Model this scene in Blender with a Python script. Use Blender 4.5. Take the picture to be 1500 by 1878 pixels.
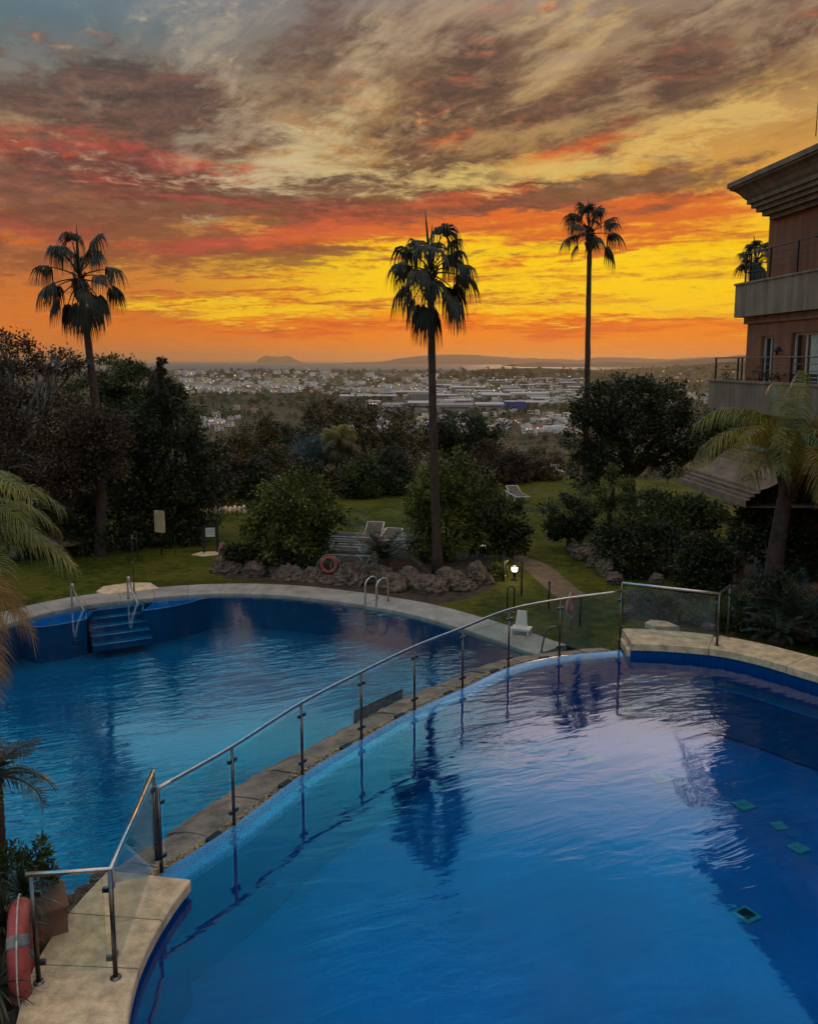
import bpy, bmesh, math, random
import numpy as np
from math import sin, cos, tan, atan, atan2, asin, sqrt, pi, radians, degrees, exp
from mathutils import Vector, Matrix, noise as mnoise

for o in list(bpy.data.objects):
    bpy.data.objects.remove(o)
SC = bpy.context.scene
COL = SC.collection

# ------------------------------------------------------------------ camera
F_PX, CX, CY = 1500.0, 750.0, 873.0
PITCH = radians(8.0)
EYE = 6.3
cam_data = bpy.data.cameras.new('camera')
cam = bpy.data.objects.new('camera', cam_data)
COL.objects.link(cam)
cam.location = (0, 0, EYE)
cam.rotation_euler = (radians(90) - PITCH, 0, 0)
cam_data.sensor_fit = 'VERTICAL'
cam_data.sensor_height = 36.0
cam_data.lens = 36.0 * F_PX / 1878.0
cam_data.shift_y = -(939.0 - CY) / 1878.0
cam_data.clip_start = 0.1
cam_data.clip_end = 400000
SC.camera = cam


def ray(px, py):
    dx, dz = (px - CX) / F_PX, -(py - CY) / F_PX
    return Vector((dx, cos(PITCH) + dz * sin(PITCH), -sin(PITCH) + dz * cos(PITCH)))


def G(px, py, z=0.0):
    """point of the level z seen at a place of the photograph"""
    r = ray(px, py)
    t = (z - EYE) / r.z
    return Vector((r.x * t, r.y * t, z))


def A(px, py, Y):
    """point at distance Y seen at a place of the photograph"""
    r = ray(px, py)
    t = Y / r.y
    return Vector((r.x * t, Y, EYE + r.z * t))


# ------------------------------------------------------------------ exposure
SC.render.engine = 'CYCLES'
SC.view_settings.view_transform = 'Standard'
SC.view_settings.look = 'None'
SC.view_settings.exposure = 0.0
SC.view_settings.gamma = 1.0
SC.cycles.use_denoising = True
SC.cycles.max_bounces = 6
SC.cycles.diffuse_bounces = 2
SC.cycles.glossy_bounces = 3
SC.cycles.transmission_bounces = 4
SC.cycles.transparent_max_bounces = 12
SC.cycles.caustics_reflective = False
SC.cycles.caustics_refractive = False
SC.cycles.sample_clamp_indirect = 4.0
SC.cycles.adaptive_threshold = 0.02


def lin(r, g, b):
    def f(c):
        c = c / 255.0
        return c / 12.92 if c <= 0.04045 else ((c + 0.055) / 1.055) ** 2.4
    return (f(r), f(g), f(b), 1.0)


# ------------------------------------------------------------------ a small node language
class X:
    """value of a node socket, with arithmetic"""
    nt = None

    def __init__(s, sock):
        s.s = sock

    @staticmethod
    def put(inp, v):
        if isinstance(v, X):
            X.nt.links.new(v.s, inp)
        else:
            inp.default_value = v

    @staticmethod
    def m(op, *a, clamp=False):
        n = X.nt.nodes.new('ShaderNodeMath')
        n.operation = op
        n.use_clamp = clamp
        for i, v in enumerate(a):
            X.put(n.inputs[i], v)
        return X(n.outputs[0])

    def __add__(s, o): return X.m('ADD', s, o)
    __radd__ = __add__
    def __sub__(s, o): return X.m('SUBTRACT', s, o)
    def __rsub__(s, o): return X.m('SUBTRACT', o, s)
    def __mul__(s, o): return X.m('MULTIPLY', s, o)
    __rmul__ = __mul__
    def __truediv__(s, o): return X.m('DIVIDE', s, o)
    def __pow__(s, o): return X.m('POWER', s, o)


def smooth(x, a, b):
    n = X.nt.nodes.new('ShaderNodeMapRange')
    n.interpolation_type = 'SMOOTHSTEP'
    X.put(n.inputs[0], x)
    n.inputs[1].default_value = a
    n.inputs[2].default_value = b
    return X(n.outputs[0])


def xyz(x, y, z=0.0):
    n = X.nt.nodes.new('ShaderNodeCombineXYZ')
    for i, v in enumerate((x, y, z)):
        X.put(n.inputs[i], v)
    return X(n.outputs[0])


def split(v):
    n = X.nt.nodes.new('ShaderNodeSeparateXYZ')
    X.put(n.inputs[0], v)
    return X(n.outputs[0]), X(n.outputs[1]), X(n.outputs[2])


def fbm(v, scale, detail=5, rough=0.55, dist=0.0):
    n = X.nt.nodes.new('ShaderNodeTexNoise')
    X.put(n.inputs['Vector'], v)
    n.inputs['Scale'].default_value = scale
    n.inputs['Detail'].default_value = detail
    n.inputs['Roughness'].default_value = rough
    n.inputs['Distortion'].default_value = dist
    return X(n.outputs[0])


def mixc(f, a, b):
    n = X.nt.nodes.new('ShaderNodeMix')
    n.data_type = 'RGBA'
    n.clamp_factor = True
    X.put(n.inputs[0], f)
    X.put(n.inputs[6], a)
    X.put(n.inputs[7], b)
    return X(n.outputs[2])


def ramp(x, stops, interp='LINEAR'):
    n = X.nt.nodes.new('ShaderNodeValToRGB')
    X.put(n.inputs[0], x)
    cr = n.color_ramp
    cr.interpolation = interp
    while len(cr.elements) < len(stops):
        cr.elements.new(0.5)
    for e, (p, c) in zip(cr.elements, stops):
        e.position = p
        e.color = c
    return X(n.outputs[0])


# ------------------------------------------------------------------ the sunset sky (world)
SUN_EL, SUN_AZ = 4.0, 9.0
world = bpy.data.worlds.new('World')
SC.world = world
world.use_nodes = True
wt = world.node_tree
for n in list(wt.nodes):
    wt.nodes.remove(n)
X.nt = wt
tc = wt.nodes.new('ShaderNodeTexCoord')
D = X(tc.outputs['Generated'])
dx_, dy_, dz_ = split(D)
AZ = X.m('ARCTAN2', dx_, dy_) * (180 / pi)
EL = X.m('ARCSINE', dz_) * (180 / pi)
# the cloud deck: a flat sheet overhead, so that cloud shapes flatten towards the horizon
hz = X.m('MAXIMUM', dz_, 0.0) + 0.09
PX_, PY_ = dx_ / hz, dy_ / hz
DECK = xyz(PX_, PY_, 0.0)
w1 = fbm(DECK, 1.1, 4, 0.55) - 0.5
w2 = fbm(xyz(PX_ + 7.3, PY_ - 3.1, 2.0), 1.1, 4, 0.55) - 0.5
wisp0 = fbm(xyz(PX_ - 2.0, PY_ + 5.0, 4.0), 5.0, 6, 0.65)
SKX, SKY_ = AZ + w1 * 7.0 + (wisp0 - 0.5) * 5.0, EL + w2 * 3.5 + (wisp0 - 0.5) * 2.5
fine = fbm(xyz(PX_ + w1 * 0.6, PY_ + w2 * 0.6, 5.0), 3.4, 9, 0.68, 0.15)
finer = fbm(xyz(PX_ + w2 * 0.5, PY_ + w1 * 0.5, 9.0), 11.0, 7, 0.68, 0.1)
streak = fbm(xyz(AZ * 0.045 + w2 * 0.5, EL * 0.55 + w1 * 0.6 - AZ * 0.02, 3.0), 2.2, 6, 0.6, 0.4)


wa, wb = PX_ * 0.5 - PY_ * 0.87, PX_ * 0.87 + PY_ * 0.5
wisp = fbm(xyz(wa * 0.62 + w1 * 0.4, wb * 1.3 + w2 * 0.4, 1.0), 3.2, 10, 0.72, 0.08)


def sky_dir(px, py):
    r = ray(px, py).normalized()
    return degrees(atan2(r.x, r.y)), degrees(asin(r.z))


SKV = xyz(SKX, SKY_, 0.0)


def field(blobs):
    tot = None
    for (px, py, rx, ry, rot, amp) in blobs:
        a, e = sky_dir(px, py)
        n = wt.nodes.new('ShaderNodeTexGradient')
        n.gradient_type = 'SPHERICAL'
        tm = n.texture_mapping
        tm.vector_type = 'TEXTURE'
        tm.translation = (a, e, 0)
        tm.rotation = (0, 0, radians(-rot))
        tm.scale = (rx * 1.9 / 26.0, ry * 1.9 / 26.0, 1)
        wt.links.new(SKV.s, n.inputs[0])
        v = X(n.outputs['Fac'])
        tot = v * amp if tot is None else X.m('MULTIPLY_ADD', v, amp, tot)
    return tot


E_ = EL / 45.0
base_r = ramp(E_, [(0.0, lin(232, 128, 34)), (0.022, lin(240, 130, 10)), (0.06, lin(246, 132, 4)), (0.085, lin(246, 166, 6)), (0.12, lin(250, 200, 8)),
                   (0.17, lin(250, 196, 14)), (0.215, lin(244, 176, 48)), (0.28, lin(206, 150, 72)), (0.37, lin(164, 128, 84)), (0.48, lin(142, 120, 104)), (0.62, lin(160, 158, 168)), (1.0, lin(146, 178, 226))])
base_l = ramp(E_, [(0.0, lin(190, 116, 70)), (0.022, lin(212, 116, 44)), (0.05, lin(218, 116, 34)), (0.10, lin(206, 116, 48)), (0.17, lin(176, 108, 66)),
                   (0.24, lin(160, 104, 80)), (0.30, lin(178, 136, 96)), (0.36, lin(132, 122, 110)), (0.44, lin(94, 114, 122)), (0.60, lin(120, 150, 176)), (1.0, lin(140, 176, 226))])
sky = mixc(smooth(AZ + w1 * 10.0, -24.0, 3.0), base_l, base_r)
# glowing thin parts
yel = field([(1150, 500, 260, 55, 0, .9), (1330, 545, 220, 45, 0, .8), (700, 505, 170, 30, 4, 1.0), (840, 440, 140, 26, -8, 1.0), (960, 545, 300, 40, 0, .6), (340, 560, 170, 18, 2, .8), (560, 560, 200, 20, 0, .6), (215, 484, 36, 8, 0, .9)])
sky = mixc(smooth(yel + (fine - 0.5) * 3.0, 0.3, 1.0) * 0.85, sky, lin(253, 204, 20))
cream = field([(440, 300, 170, 36, 0, .9), (560, 335, 220, 14, -2, .8), (620, 225, 160, 60, -18, .6), (520, 130, 150, 80, 10, .5), (820, 330, 180, 18, -6, .9), (1000, 320, 200, 30, -16, .6), (1200, 260, 200, 60, -20, .6), (980, 120, 220, 70, -20, .6), (1350, 180, 160, 60, -18, .6), (360, 408, 30, 7, 0, .9), (90, 280, 60, 8, 0, .7)])
sky = mixc(smooth(cream + (fine - 0.5) * 3.0 + (finer - 0.5) * 3.4 + (wisp - 0.5) * -2.0, 0.35, 1.3) * 0.8, sky, mixc(smooth(AZ, -12.0, 10.0), lin(206, 190, 150), lin(226, 186, 104)))
# warm undersides
red = field([(110, 282, 230, 24, 0, .9), (330, 285, 140, 32, 8, .7), (60, 412, 130, 16, 0, .8), (400, 370, 260, 12, 0, .9), (620, 415, 250, 24, -9, 1.3), (180, 300, 260, 12, 0, .9), (420, 372, 220, 9, -1, 1.2), (350, 440, 280, 22, 0, .8), (480, 520, 180, 26, 4, .8), (1070, 262, 210, 30, -26, .9), (880, 402, 240, 24, 0, 1.3), (1110, 420, 190, 22, -4, .8), (1290, 400, 140, 34, -8, .8), (920, 480, 150, 8, -2, .8), (700, 320, 160, 18, -4, .5), (330, 330, 220, 16, -4, .6), (870, 80, 40, 70, 30, .4), (1150, 455, 180, 10, -5, .8),
             (1020, 507, 160, 6, 0, .7), (1000, 552, 110, 5, -2, .8), (1150, 592, 300, 9, 0, 1.0), (760, 604, 320, 9, 0, .9), (350, 600, 260, 9, 2, .7), (620, 570, 120, 7, -2, .6)])
redm = smooth(red * 0.95 + (fine - 0.5) * 2.2 + (streak - 0.5) * 2.6 + (finer - 0.5) * 1.2, 0.3, 1.25)
redc = mixc(smooth(EL, 2.0, 8.0), lin(226, 92, 18), mixc(smooth(AZ, -16.0, 6.0), lin(198, 82, 62), lin(216, 92, 42)))
sky = mixc(redm * 0.88, sky, redc)
strk = smooth(streak + (finer - 0.5) * 0.35, 0.50, 0.63) * smooth(EL, 2.2, 3.6) * (1.0 - smooth(EL, 8.0, 11.0)) * (0.9 - smooth(AZ, 2.0, 11.0) * 0.45)
sky = mixc(strk, sky, mixc(smooth(fine, 0.4, 0.6), lin(206, 104, 34), lin(168, 88, 50)))
# grey and mauve bodies of the clouds
dark = field([(100, 200, 200, 70, 0, 1.35), (270, 212, 120, 42, 8, 1.2), (110, 345, 300, 40, -2, 1.15), (330, 330, 150, 16, -2, 1.0), (430, 392, 300, 24, -3, 1.25), (250, 430, 220, 16, 2, 1.0), (700, 356, 240, 20, -3, 1.2), (960, 366, 230, 17, -2, 1.2), (560, 372, 160, 14, -2, 1.0), (440, 262, 72, 18, 3, 1.1), (815, 200, 84, 78, 50, 1.15), (890, 240, 200, 46, -12, 1.25), (1120, 200, 190, 36, -18, 1.1), (1090, 352, 220, 16, -5, 1.1), (1290, 372, 130, 16, -8, .9), (740, 285, 160, 40, -8, .9), (640, 345, 190, 16, -2, .7), (1240, 75, 220, 34, -24, .8), (1430, 70, 160, 34, -18, .7), (600, 150, 130, 46, 10, .75), (690, 60, 200, 44, 0, .7), (880, 90, 90, 60, 40, .6), (1010, 70, 200, 30, -22, .7), (1360, 140, 220, 30, -22, .7), (1290, 20, 240, 22, -12, .7), (400, 190, 120, 26, -8, .6), (1000, 455, 130, 14, -2, .7), (600, 468, 80, 16, 0, .8), (480, 505, 160, 12, 2, .6), (1230, 345, 150, 24, -8, .7), (880, 368, 200, 18, -3, .8), (240, 475, 260, 22, 0, .85), (60, 470, 140, 24, 0, .85), (470, 466, 120, 12, 0, .9), (150, 540, 200, 16, 0, .6), (360, 170, 120, 40, 0, .5), (1010, 598, 260, 4, 0, .5), (450, 596, 220, 5, 0, .6), (1080, 330, 140, 20, -12, .6)])
darkm = smooth(dark * 0.92 + (fine - 0.5) * 3.0 + (finer - 0.5) * 2.2 + (wisp - 0.5) * 1.8, 0.22, 1.35)
darkc = mixc(smooth(EL, 3.0, 13.0), lin(150, 84, 48), mixc(smooth(finer, 0.35, 0.65), lin(58, 48, 50), lin(112, 80, 70)))
sky = mixc(darkm * 0.86, sky, darkc)
redtop = field([(400, 372, 240, 8, -1, 1.2), (610, 405, 230, 15, -9, 1.2), (80, 412, 130, 9, 0, 1.1), (350, 442, 240, 10, 0, 1.0), (1060, 268, 190, 24, -26, 1.0), (330, 290, 120, 18, 8, .9), (70, 268, 150, 16, 0, .9), (200, 330, 130, 8, 0, .8), (860, 410, 200, 14, 0, 1.0), (640, 160, 60, 34, 20, .6), (880, 90, 30, 60, 30, .6), (1000, 200, 180, 14, -16, .7), (820, 250, 60, 40, 40, .6), (240, 250, 110, 14, 6, .7), (1280, 395, 140, 16, -6, .8), (1180, 330, 120, 12, -12, .6)])
sky = mixc(smooth(redtop + (streak - 0.5) * 3.0 + (finer - 0.5) * 2.6, 0.4, 1.8) * 0.66, sky, mixc(smooth(AZ, -14.0, 6.0), lin(190, 80, 64), lin(220, 94, 42)))
rims = field([(540, 322, 260, 15, -4, 1.1), (820, 335, 190, 16, -4, 1.15), (470, 292, 120, 26, 0, 1.0), (640, 240, 110, 46, -20, .7), (1000, 330, 160, 18, -16, .9), (360, 408, 30, 7, 0, 1.2), (940, 290, 120, 16, -18, .6), (100, 285, 90, 8, 0, .8)])
sky = mixc(smooth(rims + (finer - 0.5) * 3.6 + (fine - 0.5) * 2.0, 0.5, 1.8) * 0.74, sky, mixc(smooth(AZ, -12.0, 6.0), lin(214, 196, 150), lin(232, 198, 112)))
sky = mixc(smooth(wisp, 0.52, 0.74) * smooth(EL, 8.0, 14.0) * 0.72, sky, mixc(smooth(AZ, -20.0, 10.0), lin(92, 76, 78), lin(112, 76, 58)))
sky = mixc(smooth(wisp, 0.52, 0.34) * smooth(EL, 9.0, 15.0) * smooth(AZ, -25.0, -12.0) * 0.55, sky, mixc(smooth(AZ, -22.0, 8.0), lin(182, 168, 150), mixc(smooth(EL, 13.0, 19.0), lin(204, 160, 92), lin(188, 162, 128))))
# overhead and behind the camera: added fill light and bright band for pool reflections
nish = wt.nodes.new('ShaderNodeTexSky')
nish.sky_type = 'NISHITA'
nish.sun_disc = False
nish.sun_elevation = radians(SUN_EL)
nish.sun_rotation = radians(SUN_AZ)
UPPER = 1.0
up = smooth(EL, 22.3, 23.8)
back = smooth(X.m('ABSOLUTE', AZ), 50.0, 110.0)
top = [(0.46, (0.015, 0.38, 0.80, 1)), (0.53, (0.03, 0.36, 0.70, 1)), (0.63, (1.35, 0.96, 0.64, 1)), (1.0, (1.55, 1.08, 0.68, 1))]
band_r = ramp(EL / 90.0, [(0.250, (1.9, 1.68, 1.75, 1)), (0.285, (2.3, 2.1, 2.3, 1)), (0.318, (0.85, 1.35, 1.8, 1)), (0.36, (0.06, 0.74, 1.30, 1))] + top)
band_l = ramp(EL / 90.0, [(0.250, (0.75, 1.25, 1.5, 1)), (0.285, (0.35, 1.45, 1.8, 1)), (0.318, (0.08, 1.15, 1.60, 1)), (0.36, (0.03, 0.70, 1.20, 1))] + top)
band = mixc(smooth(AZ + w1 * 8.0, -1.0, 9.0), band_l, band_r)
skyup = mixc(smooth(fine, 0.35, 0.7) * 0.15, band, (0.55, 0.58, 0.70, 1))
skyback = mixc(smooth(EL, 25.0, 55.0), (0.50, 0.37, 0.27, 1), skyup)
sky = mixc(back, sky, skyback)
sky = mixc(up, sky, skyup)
nmix = wt.nodes.new('ShaderNodeVectorMath')
nmix.operation = 'MULTIPLY_ADD'
wt.links.new(nish.outputs[0], nmix.inputs[0])
X.put(nmix.inputs[1], xyz(up * 0.01, up * 0.01, up * 0.01))
X.put(nmix.inputs[2], sky)
sky = X(nmix.outputs[0])
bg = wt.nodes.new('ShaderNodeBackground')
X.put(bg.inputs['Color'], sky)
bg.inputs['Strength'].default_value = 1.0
wo = wt.nodes.new('ShaderNodeOutputWorld')
wt.links.new(bg.outputs[0], wo.inputs['Surface'])
world.cycles.sampling_method = 'MANUAL'
world.cycles.sample_map_resolution = 512

# ------------------------------------------------------------------ the sun, already in the cloud bank over the horizon
sl = bpy.data.lights.new('sun', 'SUN')
sl.energy = 0.35
sl.angle = radians(10)
sl.color = (1.0, 0.62, 0.30)
so = bpy.data.objects.new('sun', sl)
COL.objects.link(so)
so.rotation_euler = (radians(90 - SUN_EL), 0, radians(180 - SUN_AZ))

# ------------------------------------------------------------------ mesh and object helpers
class MB:
    def __init__(s):
        s.v, s.f, s.mi, s.sm = [], [], [], []

    def add(s, vs, fs, mi=0, smooth=False):
        o = len(s.v)
        s.v.extend([tuple(p) for p in vs])
        for f in fs:
            s.f.append([i + o for i in f])
            s.mi.append(mi)
            s.sm.append(smooth)
        return s

    def obox(s, c, ax, ay, az, mi=0):
        c, ax, ay, az = Vector(c), Vector(ax), Vector(ay), Vector(az)
        vs = [c + ax * i + ay * j + az * k for k in (-1, 1) for j in (-1, 1) for i in (-1, 1)]
        return s.add(vs, [(0, 2, 3, 1), (4, 5, 7, 6), (0, 1, 5, 4), (2, 6, 7, 3), (0, 4, 6, 2), (1, 3, 7, 5)], mi)

    def box(s, cx, cy, cz, sx, sy, sz, rz=0.0, mi=0):
        c, n = cos(rz), sin(rz)
        return s.obox((cx, cy, cz), (c * sx / 2, n * sx / 2, 0), (-n * sy / 2, c * sy / 2, 0), (0, 0, sz / 2), mi)

    def bbox(s, cx, cy, cz, sx, sy, sz, b=0.01, rz=0.0, mi=0):
        """box with chamfered vertical and top edges"""
        hx, hy = sx / 2, sy / 2
        def ring(dx, dy, z):
            p = [(-hx + dx, -hy + dy), (hx - dx, -hy + dy), (hx - dx, hy - dy), (-hx + dx, hy - dy)]
            return [(cx + a * cos(rz) - e * sin(rz), cy + a * sin(rz) + e * cos(rz), z) for a, e in p]
        z0, z1 = cz - sz / 2, cz + sz / 2
        rs = [ring(b, b, z0), ring(0, 0, z0 + b), ring(0, 0, z1 - b), ring(b, b, z1)]
        vs = [p for r in rs for p in r]
        fs = [(3, 2, 1, 0), (12, 13, 14, 15)]
        for k in range(3):
            for i in range(4):
                j = (i + 1) % 4
                fs.append((k * 4 + i, k * 4 + j, k * 4 + 4 + j, k * 4 + 4 + i))
        return s.add(vs, fs, mi)

    def tube(s, pts, r, n=8, mi=0, caps=True, closed=False, smooth=True):
        pts = [Vector(p) for p in pts]
        m = len(pts)
        rs = r if isinstance(r, (list, tuple)) else [r] * m
        vs, fs = [], []
        prev = None
        for i, p in enumerate(pts):
            if closed:
                t = pts[(i + 1) % m] - pts[i - 1]
            else:
                t = pts[min(i + 1, m - 1)] - pts[max(i - 1, 0)]
            t.normalize()
            if prev is None:
                a = Vector((0, 0, 1)) if abs(t.z) < 0.9 else Vector((1, 0, 0))
                u = t.cross(a).normalized()
            else:
                u = (prev - t * prev.dot(t)).normalized()
            prev = u
            w = t.cross(u)
            for k in range(n):
                an = 2 * pi * k / n
                vs.append(p + (u * cos(an) + w * sin(an)) * rs[i])
        for i in range(m if closed else m - 1):
            for k in range(n):
                a, b = i * n + k, i * n + (k + 1) % n
                j = (i + 1) % m
                fs.append((a, b, j * n + (k + 1) % n, j * n + k))
        if caps and not closed:
            fs.append(tuple(range(n - 1, -1, -1)))
            fs.append(tuple((m - 1) * n + k for k in range(n)))
        return s.add(vs, fs, mi, smooth)

    def lathe(s, prof, c=(0, 0, 0), n=16, mi=0, smooth=True):
        vs, fs = [], []
        for r, z in prof:
            for k in range(n):
                an = 2 * pi * k / n
                vs.append((c[0] + r * cos(an), c[1] + r * sin(an), c[2] + z))
        for i in range(len(prof) - 1):
            for k in range(n):
                fs.append((i * n + k, i * n + (k + 1) % n, (i + 1) * n + (k + 1) % n, (i + 1) * n + k))
        return s.add(vs, fs, mi, smooth)

    def loops(s, ls, closed=True, mi=0, smooth=False):
        """bridge polylines with equal counts"""
        n = len(ls[0])
        vs = [p for l in ls for p in l]
        fs = []
        for i in range(len(ls) - 1):
            for k in range(n if closed else n - 1):
                j = (k + 1) % n
                fs.append((i * n + k, i * n + j, (i + 1) * n + j, (i + 1) * n + k))
        return s.add(vs, fs, mi, smooth)

    def flat(s, pts, mi=0):
        """level sheet that faces up"""
        ar = sum(p.x * q.y - q.x * p.y for p, q in zip(pts, pts[1:] + pts[:1]))
        return s.poly(pts if ar > 0 else list(reversed(pts)), mi)

    def poly(s, pts, mi=0):
        return s.add(pts, [tuple(range(len(pts)))], mi)

    def prism(s, p2, z0, z1, mi=0):
        n = len(p2)
        vs = [(x, y, z0) for x, y in p2] + [(x, y, z1) for x, y in p2]
        fs = [tuple(range(n - 1, -1, -1)), tuple(range(n, 2 * n))] + [(i, (i + 1) % n, n + (i + 1) % n, n + i) for i in range(n)]
        return s.add(vs, fs, mi)

    def ico(s, c, r, sub=1, jit=0.0, rng=random, mi=0, smooth=False):
        bm = bmesh.new()
        bmesh.ops.create_icosphere(bm, subdivisions=sub, radius=1.0)
        rr = r if hasattr(r, '__len__') else (r, r, r)
        vs = []
        for v in bm.verts:
            k = 1 + rng.uniform(-jit, jit)
            vs.append((c[0] + v.co.x * rr[0] * k, c[1] + v.co.y * rr[1] * k, c[2] + v.co.z * rr[2] * k))
        fs = [tuple(v.index for v in f.verts) for f in bm.faces]
        bm.free()
        return s.add(vs, fs, mi, smooth)

    def build(s, name, mats, parent=None, loc=None):
        off = Vector((0, 0, 0))
        p = parent
        while p is not None:
            off += p.location
            p = p.parent
        if loc is not None:
            off += Vector(loc)
        me = bpy.data.meshes.new(name)
        me.from_pydata([(a - off.x, b - off.y, c - off.z) for a, b, c in s.v], [], s.f)
        for m in (mats if isinstance(mats, (list, tuple)) else [mats]):
            me.materials.append(m)
        me.polygons.foreach_set('material_index', s.mi)
        me.polygons.foreach_set('use_smooth', s.sm)
        me.update()
        return link(name, me, parent, loc)


def link(name, me, parent=None, loc=None):
    o = bpy.data.objects.new(name, me)
    COL.objects.link(o)
    if parent is not None:
        o.parent = parent
    if loc is not None:
        o.location = loc
    return o


def np_mesh(name, V, Fq, mats, mi=None):
    """mesh from arrays of vertices and quads"""
    me = bpy.data.meshes.new(name)
    nv, nf = len(V), len(Fq)
    me.vertices.add(nv)
    me.vertices.foreach_set('co', np.asarray(V, dtype=np.float32).ravel())
    k = Fq.shape[1]
    me.loops.add(nf * k)
    me.loops.foreach_set('vertex_index', np.asarray(Fq, dtype=np.int32).ravel())
    me.polygons.add(nf)
    me.polygons.foreach_set('loop_start', np.arange(0, nf * k, k, dtype=np.int32))
    for m in (mats if isinstance(mats, (list, tuple)) else [mats]):
        me.materials.append(m)
    if mi is not None:
        me.polygons.foreach_set('material_index', np.asarray(mi, dtype=np.int32))
    me.update(calc_edges=True)
    me.validate()
    return me


def tag(o, label, cat, group=None):
    o['label'] = label
    o['category'] = cat
    if group:
        o['group'] = group
    return o


def thing(name, label, cat, loc=(0, 0, 0), group=None):
    o = bpy.data.objects.new(name, None)
    o.empty_display_size = 0.2
    COL.objects.link(o)
    o.location = loc
    return tag(o, label, cat, group)


def struct(o, kind='structure'):
    o['kind'] = kind
    return o


def dup(root, loc, rotz=0.0, label=None, scale=None, group=None):
    r = root.copy()
    COL.objects.link(r)
    r.location = loc
    r.rotation_euler = (0, 0, rotz)
    if scale:
        r.scale = (scale,) * 3 if not hasattr(scale, '__len__') else scale
    if label:
        r['label'] = label
    if group:
        r['group'] = group
    for ch in list(root.children):
        c = ch.copy()
        COL.objects.link(c)
        c.parent = r
        for g in list(ch.children):
            d = g.copy()
            COL.objects.link(d)
            d.parent = c
    return r


def catmull(pts, n=8, closed=False):
    P = [Vector(p) for p in pts]
    m = len(P)
    out = []
    for i in range(m if closed else m - 1):
        p0 = P[i - 1] if (i > 0 or closed) else P[0] * 2 - P[1]
        p1, p2 = P[i], P[(i + 1) % m]
        p3 = P[(i + 2) % m] if (i + 2 < m or closed) else P[-1] * 2 - P[-2]
        for k in range(n):
            t = k / n
            out.append(0.5 * ((2 * p1) + (p2 - p0) * t + (2 * p0 - 5 * p1 + 4 * p2 - p3) * t * t + (3 * p1 - p0 - 3 * p2 + p3) * t ** 3))
    if not closed:
        out.append(P[-1])
    return out


def resample(pts, step):
    """points at equal spacing along a polyline"""
    L = [0.0]
    for a, b in zip(pts, pts[1:]):
        L.append(L[-1] + (b - a).length)
    n = max(2, int(round(L[-1] / step)))
    out, j = [], 0
    for i in range(n + 1):
        d = L[-1] * i / n
        while j < len(L) - 2 and L[j + 1] < d:
            j += 1
        t = (d - L[j]) / max(1e-9, L[j + 1] - L[j])
        out.append(pts[j].lerp(pts[j + 1], min(1, max(0, t))))
    return out


def offset2(pts, d, closed=False):
    """offset to the left of the way by d, in the ground plane"""
    out = []
    m = len(pts)
    for i, p in enumerate(pts):
        a = pts[i - 1] if (i > 0 or closed) else p
        b = pts[(i + 1) % m] if (i < m - 1 or closed) else p
        t = (b - a)
        t.z = 0
        t.normalize()
        out.append(Vector((p.x - t.y * d, p.y + t.x * d, p.z)))
    return out


def atz(pts, z):
    return [Vector((p.x, p.y, z)) for p in pts]


# ------------------------------------------------------------------ materials
def new_mat(name):
    m = bpy.data.materials.new(name)
    m.use_nodes = True
    X.nt = m.node_tree
    bs = X.nt.nodes['Principled BSDF']
    return m, bs


def obj_co():
    n = X.nt.nodes.new('ShaderNodeTexCoord')
    return X(n.outputs['Object'])


def world_co():
    n = X.nt.nodes.new('ShaderNodeNewGeometry')
    return X(n.outputs['Position'])


def island():
    n = X.nt.nodes.new('ShaderNodeNewGeometry')
    return X(n.outputs['Random Per Island'])


def bump(h, strength=0.5, dist=0.01):
    n = X.nt.nodes.new('ShaderNodeBump')
    X.put(n.inputs['Height'], h)
    X.put(n.inputs['Strength'], strength)
    n.inputs['Distance'].default_value = dist
    return X(n.outputs[0])


def c4(c, k=1.0):
    return (c[0] * k, c[1] * k, c[2] * k, 1.0)


def rough_mat(name, c, rough=0.8, var=0.4, scale=4.0, bump_s=0.0, bscale=30.0, bdist=0.01, c2=None, metallic=0.0, spec=0.3, wco=False):
    m, bs = new_mat(name)
    co = world_co() if wco else obj_co()
    n1 = fbm(co, scale, 6, 0.6)
    n2 = fbm(co, scale * 7.3, 4, 0.6)
    f = smooth(n1 * 0.7 + n2 * 0.3, 0.32, 0.68)
    X.put(bs.inputs['Base Color'], mixc(f, c4(c, 1 - var), c2 if c2 else c4(c, 1 + var)))
    X.put(bs.inputs['Roughness'], n2 * 0.3 + (rough - 0.15))
    bs.inputs['Metallic'].default_value = metallic
    bs.inputs['Specular IOR Level'].default_value = spec
    if bump_s:
        X.put(bs.inputs['Normal'], bump(fbm(co, bscale, 6, 0.65) + n1 * 0.5, bump_s, bdist))
    return m


def wall_mat(name, c, var=0.3):
    """rendered wall: blotches, fine grain and rain streaks"""
    m, bs = new_mat(name)
    co = world_co()
    x, y, z = split(co)
    st = fbm(xyz(x * 3.5, y * 3.5, z * 0.28), 1.0, 6, 0.65)
    bl = fbm(co, 0.9, 5, 0.6)
    gr = fbm(co, 40.0, 3, 0.6)
    f = smooth(st * 0.55 + bl * 0.3 + gr * 0.15, 0.36, 0.64)
    X.put(bs.inputs['Base Color'], mixc(f, c4((c[0] * (1 - var), c[1] * (1 - var), c[2] * (1 - var * 0.9))), c4(c, 1 + var * 0.6)))
    bs.inputs['Roughness'].default_value = 0.9
    bs.inputs['Specular IOR Level'].default_value = 0.2
    X.put(bs.inputs['Normal'], bump(gr + bl, 0.35, 0.01))
    return m


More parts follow.
